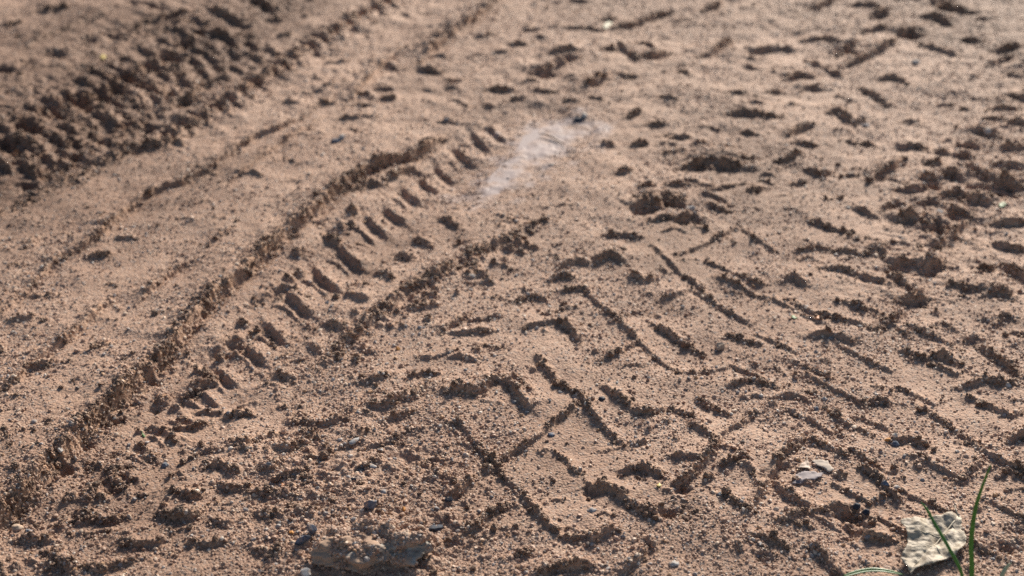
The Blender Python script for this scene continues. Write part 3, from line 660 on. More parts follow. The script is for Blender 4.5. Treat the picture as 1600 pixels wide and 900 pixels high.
def build_crumbs():
    g = np.random.default_rng(5)
    n0 = 1100000
    yy = 0.76 + (2.5 - 0.76) * g.random(n0) ** 1.25
    xx = width_at(yy) * g.uniform(-1.12, 1.12, n0)
    ri = np.clip(np.searchsorted(Y1, yy), 0, NR - 1); ci = np.clip(np.searchsorted(T1, xx / width_at(yy)), 0, NCT - 1)
    pr = np.clip(rough[ri, ci] - .12, 0, 1) ** 1.6
    sd = inside_soft(pc, xx, yy)
    ok = (g.random(n0) < pr * .42 + .0006) & (sd > .004)
    xx, yy = xx[ok], yy[ok]; n = len(xx)
    size = np.clip(np.exp(g.normal(math.log(.00112), .45, n)), .0005, .0036)
    zz = hq(xx, yy) + size * g.uniform(-.3, .6, n)
    o = point_cloud('soil_crumbs', xx, yy, zz, size, g, CRUMBM, (.6, 1.0))
    instancer(o, CRUMBM, 3, 1.5, 1.5)
    tag(o, 'crumbs of damp soil lying along the pressed-up ridges', 'soil', kind='stuff')
    print('crumbs', n)

def build_grains():
    g = np.random.default_rng(11)
    N = 360000
    # area-uniform close to the viewer, thinning with distance
    yy = 0.76 + (2.45 - 0.76) * g.random(N * 2)
    keep = g.random(N * 2) < np.clip((1.15 / (yy + .12)) ** 1.6, 0, 1)
    yy = yy[keep][:N]; n = len(yy)
    xx = width_at(yy) * g.uniform(-1.12, 1.12, n)
    size = np.exp(g.normal(math.log(0.00068), 0.44, n)) * (1 + .25 * np.clip(yy - 1.2, 0, 2))
    big = g.random(n) < .012
    size = np.clip(np.where(big, size * g.uniform(1.4, 2.2, n), size), .0003, .0021)
    rj = np.clip(np.searchsorted(Y1, yy), 0, NR - 1); cj = np.clip(np.searchsorted(T1, xx / width_at(yy)), 0, NCT - 1)
    dens = np.clip(.45 + .65 * fbm(xx, yy, 9, 3, 120) + .6 * rough[rj, cj], .07, 1)
    kp = (g.random(n) < dens)
    xx, yy, size = xx[kp], yy[kp], size[kp]; n = len(xx)
    sd = inside_soft(pc, xx, yy)
    ok = (sd > -.012 * g.random(n)) | (g.random(n) < .04)
    xx, yy, size = xx[ok], yy[ok], size[ok]; n = len(xx)
    rj = np.clip(np.searchsorted(Y1, yy), 0, NR - 1); cj = np.clip(np.searchsorted(T1, xx / width_at(yy)), 0, NCT - 1)
    zz = hq(xx, yy) + size * (g.uniform(-.65, .35, n) + .3 * rough[rj, cj])
    o = point_cloud('sand_grains', xx, yy, zz, size, g, GRAINM)
    instancer(o, GRAINM, 2, 1.3, 1.1)
    tag(o, 'loose coarse sand grains covering the rutted soil', 'sand', kind='stuff')
build_grains()
build_crumbs()
# OBJECTS_BELOW
# ------------------------------------------------------------------ puddle: a thin sheet of cloudy water in the hollow
def puddle_material():
    m, nt, b = new_mat('cloudy_water')
    tc = nt.nodes.new('ShaderNodeTexCoord')
    n = noise_node(nt, tc.outputs['Object'], 60, 4, .6)
    r = ramp(nt, [(.35, (.355, .285, .27)), (.7, (.395, .32, .305))]); nt.links.new(n.outputs[0], r.inputs[0])
    nt.links.new(r.outputs[0], b.inputs['Base Color'])
    b.inputs['Roughness'].default_value = .55; b.inputs['Specular IOR Level'].default_value = .12
    n2 = noise_node(nt, tc.outputs['Object'], 220, 3, .6)
    bp = nt.nodes.new('ShaderNodeBump'); bp.inputs['Strength'].default_value = .25; bp.inputs['Distance'].default_value = .001
    nt.links.new(n2.outputs[0], bp.inputs['Height']); nt.links.new(bp.outputs[0], b.inputs['Normal'])
    return m

def build_puddle():
    c = pc.mean(axis=0); verts = []
    n = len(pc)
    for i in range(n):
        a, b = pc[i], pc[(i + 1) % n]
        for k in range(4):
            p = a + (b - a) * k / 4
            q = p - (p - c) * .14 + np.array((mnoise.noise((p[0] * 90, p[1] * 90, 0)), mnoise.noise((p[0] * 90, p[1] * 90, 7)))) * .006
            verts.append((q[0], q[1], POOL_Z - .0020))
    top = len(verts)
    verts += [(v[0], v[1], v[2] - .004) for v in verts]
    faces = [list(range(top)), list(range(2 * top - 1, top - 1, -1))]
    faces += [[i, i + top, (i + 1) % top + top, (i + 1) % top] for i in range(top)]
    m = bpy.data.meshes.new('puddle'); m.from_pydata(verts, [], faces); m.materials.append(puddle_material())
    o = bpy.data.objects.new('puddle', m); coll.objects.link(o)
    tag(o, 'pale lilac puddle of cloudy water beside the left wheel track', kind='structure')
build_puddle()

# ------------------------------------------------------------------ stones
def stone_material(name, col, dark, light, grain=400, dust=.0, rough_=.6):
    m, nt, b = new_mat(name)
    tc = nt.nodes.new('ShaderNodeTexCoord'); vec = tc.outputs['Object']
    n = noise_node(nt, vec, grain, 5, .65)
    r = ramp(nt, [(.28, dark), (.5, col), (.74, light)]); nt.links.new(n.outputs[0], r.inputs[0])
    c = r.outputs[0]
    if dust:
        n3 = noise_node(nt, vec, grain * .35, 5, .7)
        r3 = ramp(nt, [(.29 + dust * .3, (1, 1, 1)), (.39 + dust * .3, (0, 0, 0))]); nt.links.new(n3.outputs[0], r3.inputs[0])
        c = mixc(nt, r3.outputs[0], c, (.43, .29, .205))
    nt.links.new(c, b.inputs['Base Color']); b.inputs['Roughness'].default_value = max(rough_, .7); b.inputs['Specular IOR Level'].default_value = .2
    n2 = noise_node(nt, vec, grain * 2.2, 4, .6)
    bp = nt.nodes.new('ShaderNodeBump'); bp.inputs['Strength'].default_value = .5; bp.inputs['Distance'].default_value = .0006
    nt.links.new(n2.outputs[0], bp.inputs['Height']); nt.links.new(bp.outputs[0], b.inputs['Normal'])
    return m

SM = {
 'slate': stone_material('blue_slate', (.115, .14, .19), (.065, .08, .11), (.25, .29, .36), 300, .25, .5),
 'dark': stone_material('dark_stone', (.035, .042, .06), (.02, .022, .03), (.09, .10, .13), 350, .1, .4),
 'blue': stone_material('blue_grey_stone', (.17, .185, .215), (.11, .115, .13), (.30, .315, .34), 350, .2, .55),
 'white': stone_material('white_stone', (.50, .465, .43), (.36, .32, .28), (.64, .61, .58), 350, .3, .7),
 'grey': stone_material('grey_stone', (.34, .33, .33), (.22, .21, .2), (.5, .49, .48), 350, .3, .6),
 'tan': stone_material('tan_stone', (.46, .34, .25), (.33, .23, .16), (.6, .47, .37), 300, .2, .6),
 'orange': stone_material('orange_stone', (.55, .25, .07), (.38, .15, .05), (.68, .38, .14), 350, .1, .45),
 'rock': stone_material('weathered_rock', (.33, .295, .255), (.15, .12, .095), (.52, .50, .46), 110, .72, .85),
}

def stone_mesh(name, sx, sy, sz, mat, seed, angular=False, sub=3, rough_=.22):
    r = random.Random(seed); bm = bmesh.new()
    bmesh.ops.create_icosphere(bm, subdivisions=sub, radius=1.0)
    off = Vector((r.uniform(-50, 50), r.uniform(-50, 50), r.uniform(-50, 50)))
    planes = []
    if angular:
        for k in range(11):
            d = Vector((r.gauss(0, 1), r.gauss(0, 1), r.gauss(0, .9))).normalized()
            planes.append((d, r.uniform(.42, .8)))
    for v in bm.verts:
        p = v.co.normalized()
        rad = 1.0 + rough_ * mnoise.fractal(p * 1.3 + off, 1.0, 2.0, 3)
        q = p * rad
        for d, c in planes:
            k = q.dot(d)
            if k > c: q = q - d * (k - c)
        q = q * (1 + .03 * mnoise.noise(q * 6 + off))
        v.co = Vector((q.x * sx, q.y * sy, q.z * sz))
    for f in bm.faces: f.smooth = not angular
    m = bpy.data.meshes.new(name); bm.to_mesh(m); bm.free(); m.materials.append(mat)
    return m

seed_n = 100
def stone(name, label, px, py, w, d, h, kind, rot=0., tilt=(0, 0), angular=False, sink=.35, cat='pebble', group=None):
    """w, d, h: full size in mm"""
    global seed_n
    seed_n += 1
    g = ground_at(px, py)
    rr_ = random.Random(seed_n * 7); w *= rr_.uniform(.9, 1.25); d *= rr_.uniform(.8, 1.1); sink = min(sink + .12, .55); rot += rr_.uniform(-.6, .6)
    m = stone_mesh(name, w / 2000, d / 2000, h / 2000, SM[kind], seed_n, angular or rr_.random() < .5, 3, .32)
    o = bpy.data.objects.new(name, m); coll.objects.link(o)
    o.location = (g.x, g.y, g.z + h / 1000 * (.5 - sink))
    o.rotation_euler = (tilt[0], tilt[1], rot)
    tag(o, label, cat, group)
    return o

# the half-buried rock
def build_rock():
    g = ground_at(578, 862)
    bm = bmesh.new(); bmesh.ops.create_icosphere(bm, subdivisions=6, radius=1.0)
    knobs = [(Vector((-.85, -.35, .25)), .30, .35), (Vector((.70, -.35, .70)), .42, .26), (Vector((.62, -.78, .22)), .34, .26), (Vector((.3, -.6, .3)), -.22, .28), (Vector((-.2, -.75, .45)), .16, .35), (Vector((.2, .2, .95)), -.12, .6), (Vector((-.45, .3, .8)), .05, .4), (Vector((.1, -.9, .1)), -.16, .35)]
    for v in bm.verts:
        p = v.co.normalized()
        r = 1 + .30 * mnoise.fractal(p * 2.2 + Vector((3, 8, 1)), 1.0, 2.0, 5)
        for d, a, w_ in knobs:
            dn = d.normalized(); r += a * math.exp(-((p - dn).length / w_) ** 2)
        r += .10 * mnoise.fractal(p * 7, .8, 2.0, 5)
        v.co = Vector((p.x * r * .039, p.y * r * .027, p.z * r * .0175))
    for f in bm.faces: f.smooth = True
    m = bpy.data.meshes.new('half_buried_rock'); bm.to_mesh(m); bm.free(); m.materials.append(SM['rock'])
    o = bpy.data.objects.new('half_buried_rock', m); coll.objects.link(o)
    o.location = (g.x + .003, g.y + .004, g.z + .001); o.rotation_euler = (0.0, 0, .14)
    tag(o, 'large weathered grey rock half buried in sand at the bottom edge', 'rock')
    return o
rock = build_rock()

def dust_rock():
    from mathutils.bvhtree import BVHTree
    mw = Matrix.Translation(rock.location) @ rock.rotation_euler.to_matrix().to_4x4()
    bvh = BVHTree.FromPolygons([mw @ v.co for v in rock.data.vertices], [tuple(p.vertices) for p in rock.data.polygons])
    g = np.random.default_rng(21); pts = []
    for i in range(9000):
        p = Vector((rock.location.x + g.uniform(-.05, .05), rock.location.y + g.uniform(-.04, .04), .2))
        hit = bvh.ray_cast(p, Vector((0, 0, -1)))
        if hit[0] is None or hit[1].z < .25: continue
        if hit[0].z < float(hq(hit[0].x, hit[0].y)[0]) - .001: continue
        if mnoise.noise(hit[0] * 90) + .35 * hit[1].z + (hit[0].y - rock.location.y) * 22 < .02: continue
        pts.append(hit[0])
    for i in range(5000):                                        # and to its weathered front
        p = Vector((rock.location.x + g.uniform(-.05, .05), rock.location.y - .2, rock.location.z + g.uniform(-.01, .04)))
        hit = bvh.ray_cast(p, Vector((0, 1, 0)))
        if hit[0] is None or mnoise.noise(hit[0] * 70 + Vector((5, 5, 5))) < .08: continue
        if hit[0].z < float(hq(hit[0].x, hit[0].y)[0]) - .001: continue
        pts.append(hit[0])
    a = np.array(pts); n = len(a)
    size = np.clip(np.exp(g.normal(math.log(.0007), .4, n)), .0004, .0019)
    o = point_cloud('rock_sand', a[:, 0], a[:, 1], a[:, 2] + size * g.uniform(-.4, .4, n), size, g, GRAINM)
    instancer(o, GRAINM, 2, 1.3, 1.1)
    tag(o, 'sand grains crusted over the top of the half-buried rock', 'sand', kind='stuff')
dust_rock()

S = [
 ('slate_chip', 'angular blue slate chip standing above the half-buried rock', 580, 792, 17, 12, 11, 'slate', .5, (.5, -.3), True, .2, 'stone chip'),
 ('slate_chip', 'lower blue slate chip leaning on the left of the half-buried rock', 473, 848, 13, 9, 12, 'slate', .9, (.2, .6), True, .2, 'stone chip'),
 ('slate_chip', 'upper blue slate chip touching the left top of the half-buried rock', 489, 832, 12, 9, 13, 'slate', .4, (.1, .5), True, .2, 'stone chip'),
 ('stone_chip', 'black glossy stone chip right of the half-buried rock', 677, 827, 17, 10, 9, 'dark', .2, (.3, 0), True, .3, 'stone chip'),
 ('stone_chip', 'small black chip below the clod, up-right of the half-buried rock', 703, 782, 9, 6, 5, 'dark', .6, (0, .4), True, .25, 'stone chip'),
 ('pebble', 'pale rounded pebble highest above the half-buried rock', 594, 704, 7, 6, 5, 'grey', 0, (0, 0), False, .35, 'pebble'),
 ('pebble', 'upper black pebble of the two above the blue slate chip', 563, 737, 7, 6, 5, 'dark', .4, (0, 0), False, .35, 'pebble'),
 ('pebble', 'lower black pebble of the two above the blue slate chip', 552, 749, 7, 5, 5, 'dark', 0, (0, 0), False, .35, 'pebble'),
 ('pebble', 'flat pale grey pebble between round pebble and black pebbles', 582, 729, 9, 6, 4, 'grey', .5, (0, .2), True, .35, 'pebble'),
 ('pebble', 'long narrow grey pebble above left of the half-buried rock', 553, 694, 5, 11, 4, 'grey', -.5, (0, 0), False, .4, 'pebble'),
 ('pebble', 'pale slab-like pebble up-right of the standing slate chip', 599, 769, 12, 7, 4, 'grey', -.3, (.1, 0), True, .4, 'pebble'),
 ('pebble', 'rounded grey stone cut by the bottom edge, left of the rock', 476, 897, 12, 10, 8, 'grey', 0, (0, 0), False, .4, 'pebble'),
 ('pebble', 'white bead-like pebble left of the blue slate chips', 443, 845, 5, 5, 4, 'white', 0, (0, 0), False, .3, 'pebble'),
 ('pebble', 'round tan pebble between white bead and slate chip', 457, 850, 6, 5, 5, 'tan', 0, (0, 0), False, .3, 'pebble'),
 ('pebble', 'yellow-orange pebble just left of the slate chips', 456, 833, 5, 4, 4, 'orange', 0, (0, 0), False, .3, 'pebble'),
 ('pebble', 'small orange pebble above the right end of the half-buried rock', 631, 796, 5, 5, 4, 'orange', 0, (0, 0), False, .3, 'pebble'),
 ('pebble', 'dark blue pebble on the corner of two tread ridges', 899, 623, 6, 5, 4, 'slate', 0, (0, 0), False, .3, 'pebble'),
 ('pebble', 'dark blue pebble in the hollow right of the ridge corner', 940, 624, 6, 5, 4, 'dark', 0, (0, 0), False, .3, 'pebble'),
 ('pebble', 'white pebble up-left of the tread ridge corner', 875, 613, 6, 5, 4, 'white', 0, (0, 0), False, .3, 'pebble'),
 ('pebble', 'blue pebble at the lower end of the arched clod', 823, 633, 6, 5, 4, 'blue', 0, (0, 0), False, .3, 'pebble'),
 ('pebble', 'blue pebble below the slanted ridge left of centre', 861, 680, 6, 5, 4, 'slate', 0, (0, 0), False, .3, 'pebble'),
 ('pebble', 'pale round pebble near the bottom edge, right of centre', 1053, 882, 7, 6, 5, 'white', 0, (0, 0), False, .35, 'pebble'),
 ('pebble', 'grey pebble on smooth sand below the chain of clods', 924, 798, 6, 6, 4, 'grey', 0, (0, 0), False, .35, 'pebble'),
 ('pebble', 'large tan wedge-shaped stone lying alone right of centre', 1126, 543, 16, 13, 8, 'tan', .2, (.1, 0), True, .25, 'stone'),
 ('pebble', 'pale grey oval pebble on top of the crumbled clod', 1079, 328, 15, 10, 7, 'grey', .1, (0, 0), False, .2, 'pebble'),
 ('pebble', 'blue-grey pebble right of the deep clod hollow', 1124, 773, 6, 6, 4, 'blue', 0, (0, 0), False, .35, 'pebble'),
 ('pebble', 'pale pebble on the flat ground left of the dark ridge bend', 1188, 850, 6, 5, 4, 'white', 0, (0, 0), False, .35, 'pebble'),
 ('pebble', 'grey pebble at the top end of a slanted tread ridge', 1288, 624, 6, 5, 4, 'grey', 0, (0, 0), False, .35, 'pebble'),
 ('pebble', 'blue-grey angular pebble above the white flake', 1276, 641, 7, 7, 5, 'blue', .4, (.2, 0), True, .3, 'pebble'),
 ('pebble', 'dark grey pebble beside the brown clod above the dead leaf', 1399, 689, 7, 6, 5, 'slate', 0, (0, 0), False, .3, 'pebble'),
 ('pebble', 'orange pebble left of the brown clod above the dead leaf', 1387, 688, 5, 4, 4, 'orange', 0, (0, 0), False, .3, 'pebble'),
 ('pebble', 'dark pebble half pressed into the ridge above the dead leaf', 1384, 756, 7, 6, 5, 'slate', 0, (0, 0), False, .3, 'pebble'),
 ('pebble', 'pale pebble in the ridge directly above the dead leaf', 1401, 763, 6, 6, 4, 'grey', 0, (0, 0), False, .3, 'pebble'),
 ('pebble', 'left dark pebble in the shaded hollow left of the leaf', 1338, 796, 6, 6, 5, 'dark', 0, (0, 0), False, .3, 'pebble'),
 ('pebble', 'right dark pebble in the shaded hollow left of the leaf', 1353, 801, 6, 6, 5, 'dark', 0, (0, 0), False, .3, 'pebble'),
 ('pebble', 'white pebble at the right edge above the grass blades', 1575, 603, 7, 7, 5, 'white', 0, (0, 0), False, .3, 'pebble'),
 ('pebble', 'pale bluish pebble on the flat bank left of the torn scarp', 146, 643, 8, 6, 5, 'white', .2, (.2, 0), True, .3, 'pebble'),
 ('pebble', 'white chip in the dark hole at the foot of the scarp', 99, 724, 7, 6, 6, 'white', .3, (.3, .2), True, .2, 'stone chip'),
 ('pebble', 'tilted grey chip perched on the scarp above the dark hole', 114, 698, 8, 4, 7, 'grey', -.6, (.2, .5), True, .15, 'stone chip'),
 ('pebble', 'blue-grey chip near the left edge of the bottom', 45, 830, 9, 6, 4, 'blue', .3, (0, .1), True, .3, 'stone chip'),
 ('pebble', 'tan stone beside the blue-grey chip at the left edge', 26, 827, 9, 8, 7, 'tan', 0, (0, 0), False, .3, 'pebble'),
 ('pebble', 'pale blue pebble on the smooth floor of the left track', 258, 727, 5, 5, 4, 'blue', 0, (0, 0), False, .35, 'pebble'),
 ('pebble', 'dark blue pebble of the close pair on the upper left flat', 524, 221, 11, 9, 7, 'slate', 0, (0, 0), False, .3, 'pebble'),
 ('pebble', 'white pebble of the close pair on the upper left flat', 534, 215, 8, 7, 6, 'white', 0, (0, 0), False, .2, 'pebble'),
 ('pebble', 'blue-grey pebble left of the top of the puddle', 696, 188, 11, 9, 7, 'blue', 0, (0, 0), False, .3, 'pebble'),
 ('pebble', 'bright white pebble at the upper right end of the puddle', 913, 182, 9, 8, 8, 'white', 0, (0, 0), False, .2, 'pebble'),
 ('pebble', 'dark stone under the white pebble by the puddle', 904, 188, 14, 10, 7, 'dark', 0, (0, 0), False, .3, 'pebble'),
 ('pebble', 'white pebble among the short press marks at far right', 1543, 211, 10, 9, 7, 'white', 0, (0, 0), False, .3, 'pebble'),
 ('pebble', 'white pebble on the flat patch near the upper right', 1430, 98, 12, 10, 8, 'white', 0, (0, 0), False, .3, 'pebble'),
 ('pebble', 'dark blue pebble on the pale flat in the upper right', 1352, 196, 14, 10, 7, 'slate', 0, (0, 0), False, .35, 'pebble'),
 ('pebble', 'round grey pebble among dark press marks at the right', 1466, 332, 9, 9, 8, 'grey', 0, (0, 0), False, .2, 'pebble'),
 ('pebble', 'white pebble on the crumbled shoulder below the puddle', 738, 428, 9, 7, 5, 'white', 0, (0, 0), False, .3, 'pebble'),
 ('pebble', 'pale pebble in the middle of the left track lugs', 511, 473, 5, 5, 4, 'white', 0, (0, 0), False, .3, 'pebble'),
 ('pebble', 'yellow pebble on the smooth flat left of centre', 622, 546, 6, 5, 4, 'orange', 0, (0, 0), False, .3, 'pebble'),
]
for a in S: stone(*a)

# ------------------------------------------------------------------ thin bits: leaf scraps, flakes, twig
def plain_material(name, c1, c2, scale=300, rough_=.6, trans=0.):
    m, nt, b = new_mat(name)
    tc = nt.nodes.new('ShaderNodeTexCoord')
    n = noise_node(nt, tc.outputs['Object'], scale, 4, .6)
    r = ramp(nt, [(.3, c1), (.7, c2)]); nt.links.new(n.outputs[0], r.inputs[0])
    nt.links.new(r.outputs[0], b.inputs['Base Color']); b.inputs['Roughness'].default_value = rough_
    if trans:
        b.inputs['Transmission Weight'].default_value = 0
        b.inputs['Subsurface Weight'].default_value = trans; b.inputs['Subsurface Radius'].default_value = (.004, .006, .002); b.inputs['Subsurface Scale'].default_value = .2
    return m

BM_ = {
 'green': plain_material('green_scrap', (.05, .12, .025), (.09, .19, .045)),
 'orange': plain_material('orange_scrap', (.38, .13, .04), (.5, .2, .06)),
 'yellow': plain_material('yellow_scrap', (.45, .32, .07), (.55, .41, .13)),
 'straw': plain_material('straw_scrap', (.38, .34, .22), (.48, .44, .30)),
 'lilac': plain_material('lilac_scrap', (.20, .165, .17), (.30, .255, .26), 200, .8),
 'white': plain_material('white_scrap', (.36, .29, .235), (.46, .385, .32), 250, .8),
 'brown': plain_material('brown_scrap', (.2, .12, .075), (.32, .2, .13), 250, .6),
}

def sheet(name, outline, mat, thick=.0004, lift=.0008, curl=.002, seed=0, cell=.0012, tiltx=0.):
    """irregular thin sheet with real thickness from a ground outline (world xy), crinkled, resting on the ground"""
    pts = np.array(outline); c = pts.mean(axis=0)
    x0, y0 = pts.min(axis=0); x1, y1 = pts.max(axis=0)
    nx = max(int((x1 - x0) / cell), 4); ny = max(int((y1 - y0) / cell), 4)
    gx, gy = np.meshgrid(np.linspace(x0 - cell, x1 + cell, nx + 3), np.linspace(y0 - cell, y1 + cell, ny + 3))
    sd = inside_soft(pts, gx, gy)
    bm = bmesh.new(); vv = {}
    base = hq(gx.ravel(), gy.ravel()); hi = float(np.percentile(base[sd.ravel() < 0], 70))
    step = max((x1 - x0) / nx, (y1 - y0) / ny)
    for j in range(gx.shape[0] - 1):
        for i in range(gx.shape[1] - 1):
            if (sd[j:j + 2, i:i + 2] < step * .5).sum() < 4: continue
            f = []
            for (jj, ii) in ((j, i), (j, i + 1), (j + 1, i + 1), (j + 1, i)):
                if (jj, ii) not in vv:
                    x, y = gx[jj, ii], gy[jj, ii]
                    if sd[jj, ii] > 0:                              # pull rim vertices onto the outline
                        best = None
                        for k in range(len(pts)):
                            a, b = pts[k], pts[(k + 1) % len(pts)]; e = b - a
                            t = min(max(((x - a[0]) * e[0] + (y - a[1]) * e[1]) / (e @ e), 0), 1)
                            q = a + e * t; dd = (q[0] - x) ** 2 + (q[1] - y) ** 2
                            if best is None or dd < best[0]: best = (dd, q)
                        x, y = best[1]
                    z = hi + lift + curl * mnoise.fractal(Vector((x * 120 + seed, y * 120, seed)), 1.0, 2.0, 3) + tiltx * (y - c[1])
                    z = max(z, float(hq(x, y)[0]) + .0003) if tiltx == 0 else z
                    vv[(jj, ii)] = bm.verts.new((x - c[0], y - c[1], z - hi))
                f.append(vv[(jj, ii)])
            bm.faces.new(f).smooth = True
    m = bpy.data.meshes.new(name); bm.to_mesh(m); bm.free(); m.materials.append(mat)
    o = bpy.data.objects.new(name, m); o.location = (c[0], c[1], hi)
    md = o.modifiers.new('thickness', 'SOLIDIFY'); md.thickness = thick; md.offset = 0
    coll.objects.link(o)
    return o

def poly_px(pts): return [P(*p, ) for p in pts]

bits = [
 ('green', 'tiny bright green leaf scrap among press marks at the right edge', [(1561, 316), (1568, 313), (1573, 316), (1569, 321), (1562, 321)]),
 ('green', 'tiny dark green leaf scrap in the left wheel track', [(219, 658), (222, 662), (227, 668), (222, 669), (219, 665)]),
 ('green', 'tiny yellow-green scrap on the flat beside the orange one', [(1236, 491), (1240, 489), (1246, 495), (1240, 497)]),
 ('orange', 'tiny orange leaf scrap right of the yellow-green one', [(1274, 497), (1278, 493), (1283, 497), (1278, 501)]),
 ('yellow', 'tiny yellow leaf scrap beside the clod hollow, right of centre', [(1025, 762), (1030, 758), (1034, 763), (1028, 767)]),
 ('orange', 'tiny orange-red leaf scrap in the dark corner track', [(14, 223), (22, 217), (28, 221), (20, 226)]),
 ('straw', 'pale straw-coloured leaf scrap at the top, right of centre', [(941, 43), (950, 35), (958, 38), (946, 48)]),
 ('orange', 'tiny orange scrap on the slumped sand left of the rock', [(435, 757), (440, 753), (445, 757), (440, 761)]),
 ('yellow', 'tiny yellow scrap on the bank above the dark corner track', [(155, 83), (160, 78), (166, 83), (160, 88)]),
]
for i, (k, lab, pl) in enumerate(bits):
    o = sheet('leaf_scrap', poly_px(pl), BM_[k], .0005, .0008, .001, i * 3 + 1, .0012)
    tag(o, lab, 'leaf scrap')
o = sheet('pale_flake', poly_px([(1266, 719), (1280, 718), (1294, 719), (1297, 725), (1304, 734), (1296, 737), (1287, 732), (1278, 728)]), BM_['white'], .0008, .0014, .001, 5, .0013)
tag(o, 'flat whitish flake lying on the sand left of the dead leaf', 'flake')
o = sheet('pale_flake', poly_px([(1243, 742), (1256, 737), (1272, 737), (1287, 739), (1284, 746), (1272, 752), (1260, 750), (1252, 757), (1236, 757), (1242, 749)]), BM_['lilac'], .0007, .001, .0012, 15, .0013)
tag(o, 'lilac-grey flake pressed into sand below the whitish flake', 'flake')
o = sheet('leaf_scrap', poly_px([(1244, 735), (1254, 722), (1260, 714), (1264, 723), (1268, 736), (1258, 732)]), BM_['brown'], .0007, .002, .0015, 25, .0013)
tag(o, 'small brown three-cornered leaf scrap above the lilac flake', 'leaf scrap')

def tube_mesh(name, pts, radii, mat, sides=8):
    bm = bmesh.new(); rings = []
    for i, p in enumerate(pts):
        p = Vector(p); t = (Vector(pts[min(i + 1, len(pts) - 1)]) - Vector(pts[max(i - 1, 0)])).normalized()
        a = t.cross(Vector((0, 0, 1))); a = a.normalized() if a.length > 1e-5 else Vector((1, 0, 0)); b = t.cross(a).normalized()
        rings.append([bm.verts.new(p + (a * math.cos(2 * math.pi * k / sides) + b * math.sin(2 * math.pi * k / sides)) * radii[i]) for k in range(sides)])
    for r0, r1 in zip(rings, rings[1:]):
        for k in range(sides): bm.faces.new((r0[k], r0[(k + 1) % sides], r1[(k + 1) % sides], r1[k])).smooth = True
    bm.faces.new(rings[0][::-1]); bm.faces.new(rings[-1])
    bmesh.ops.recalc_face_normals(bm, faces=bm.faces)
    m = bpy.data.meshes.new(name); bm.to_mesh(m); bm.free(); m.materials.append(mat); return m

tw = [P(*p) for p in [(842, 210), (852, 212), (862, 215), (872, 220), (882, 225)]]
tp_ = [(q[0], q[1], POOL_Z + .0015 + .001 * math.sin(i * 1.3)) for i, q in enumerate(tw)]
o = bpy.data.objects.new('twig', tube_mesh('twig', tp_, [.0006, .0011, .0014, .0013, .0007], BM_['brown'])); coll.objects.link(o)
tag(o, 'thin dark curved twig lying in the pale puddle', 'twig')

# ------------------------------------------------------------------ dead leaf
def leaf_material():
    m, nt, b = new_mat('dry_leaf')
    tc = nt.nodes.new('ShaderNodeTexCoord'); vec = tc.outputs['Object']
    n = noise_node(nt, vec, 160, 5, .65); r = ramp(nt, [(.32, (.24, .18, .125)), (.5, (.38, .31, .225)), (.7, (.49, .41, .305))]); nt.links.new(n.outputs[0], r.inputs[0])
    n2 = noise_node(nt, vec, 230, 3, .5); r2 = ramp(nt, [(.30, (1, 1, 1)), (.40, (0, 0, 0))]); nt.links.new(n2.outputs[0], r2.inputs[0])
    c = mixc(nt, r2.outputs[0], r.outputs[0], (.17, .125, .10))
    nt.links.new(c, b.inputs['Base Color']); b.inputs['Roughness'].default_value = .65
    n3 = noise_node(nt, vec, 500, 4, .6)
    bp = nt.nodes.new('ShaderNodeBump'); bp.inputs['Strength'].default_value = .6; bp.inputs['Distance'].default_value = .0008
    nt.links.new(n3.outputs[0], bp.inputs['Height']); nt.links.new(bp.outputs[0], b.inputs['Normal'])
    return m

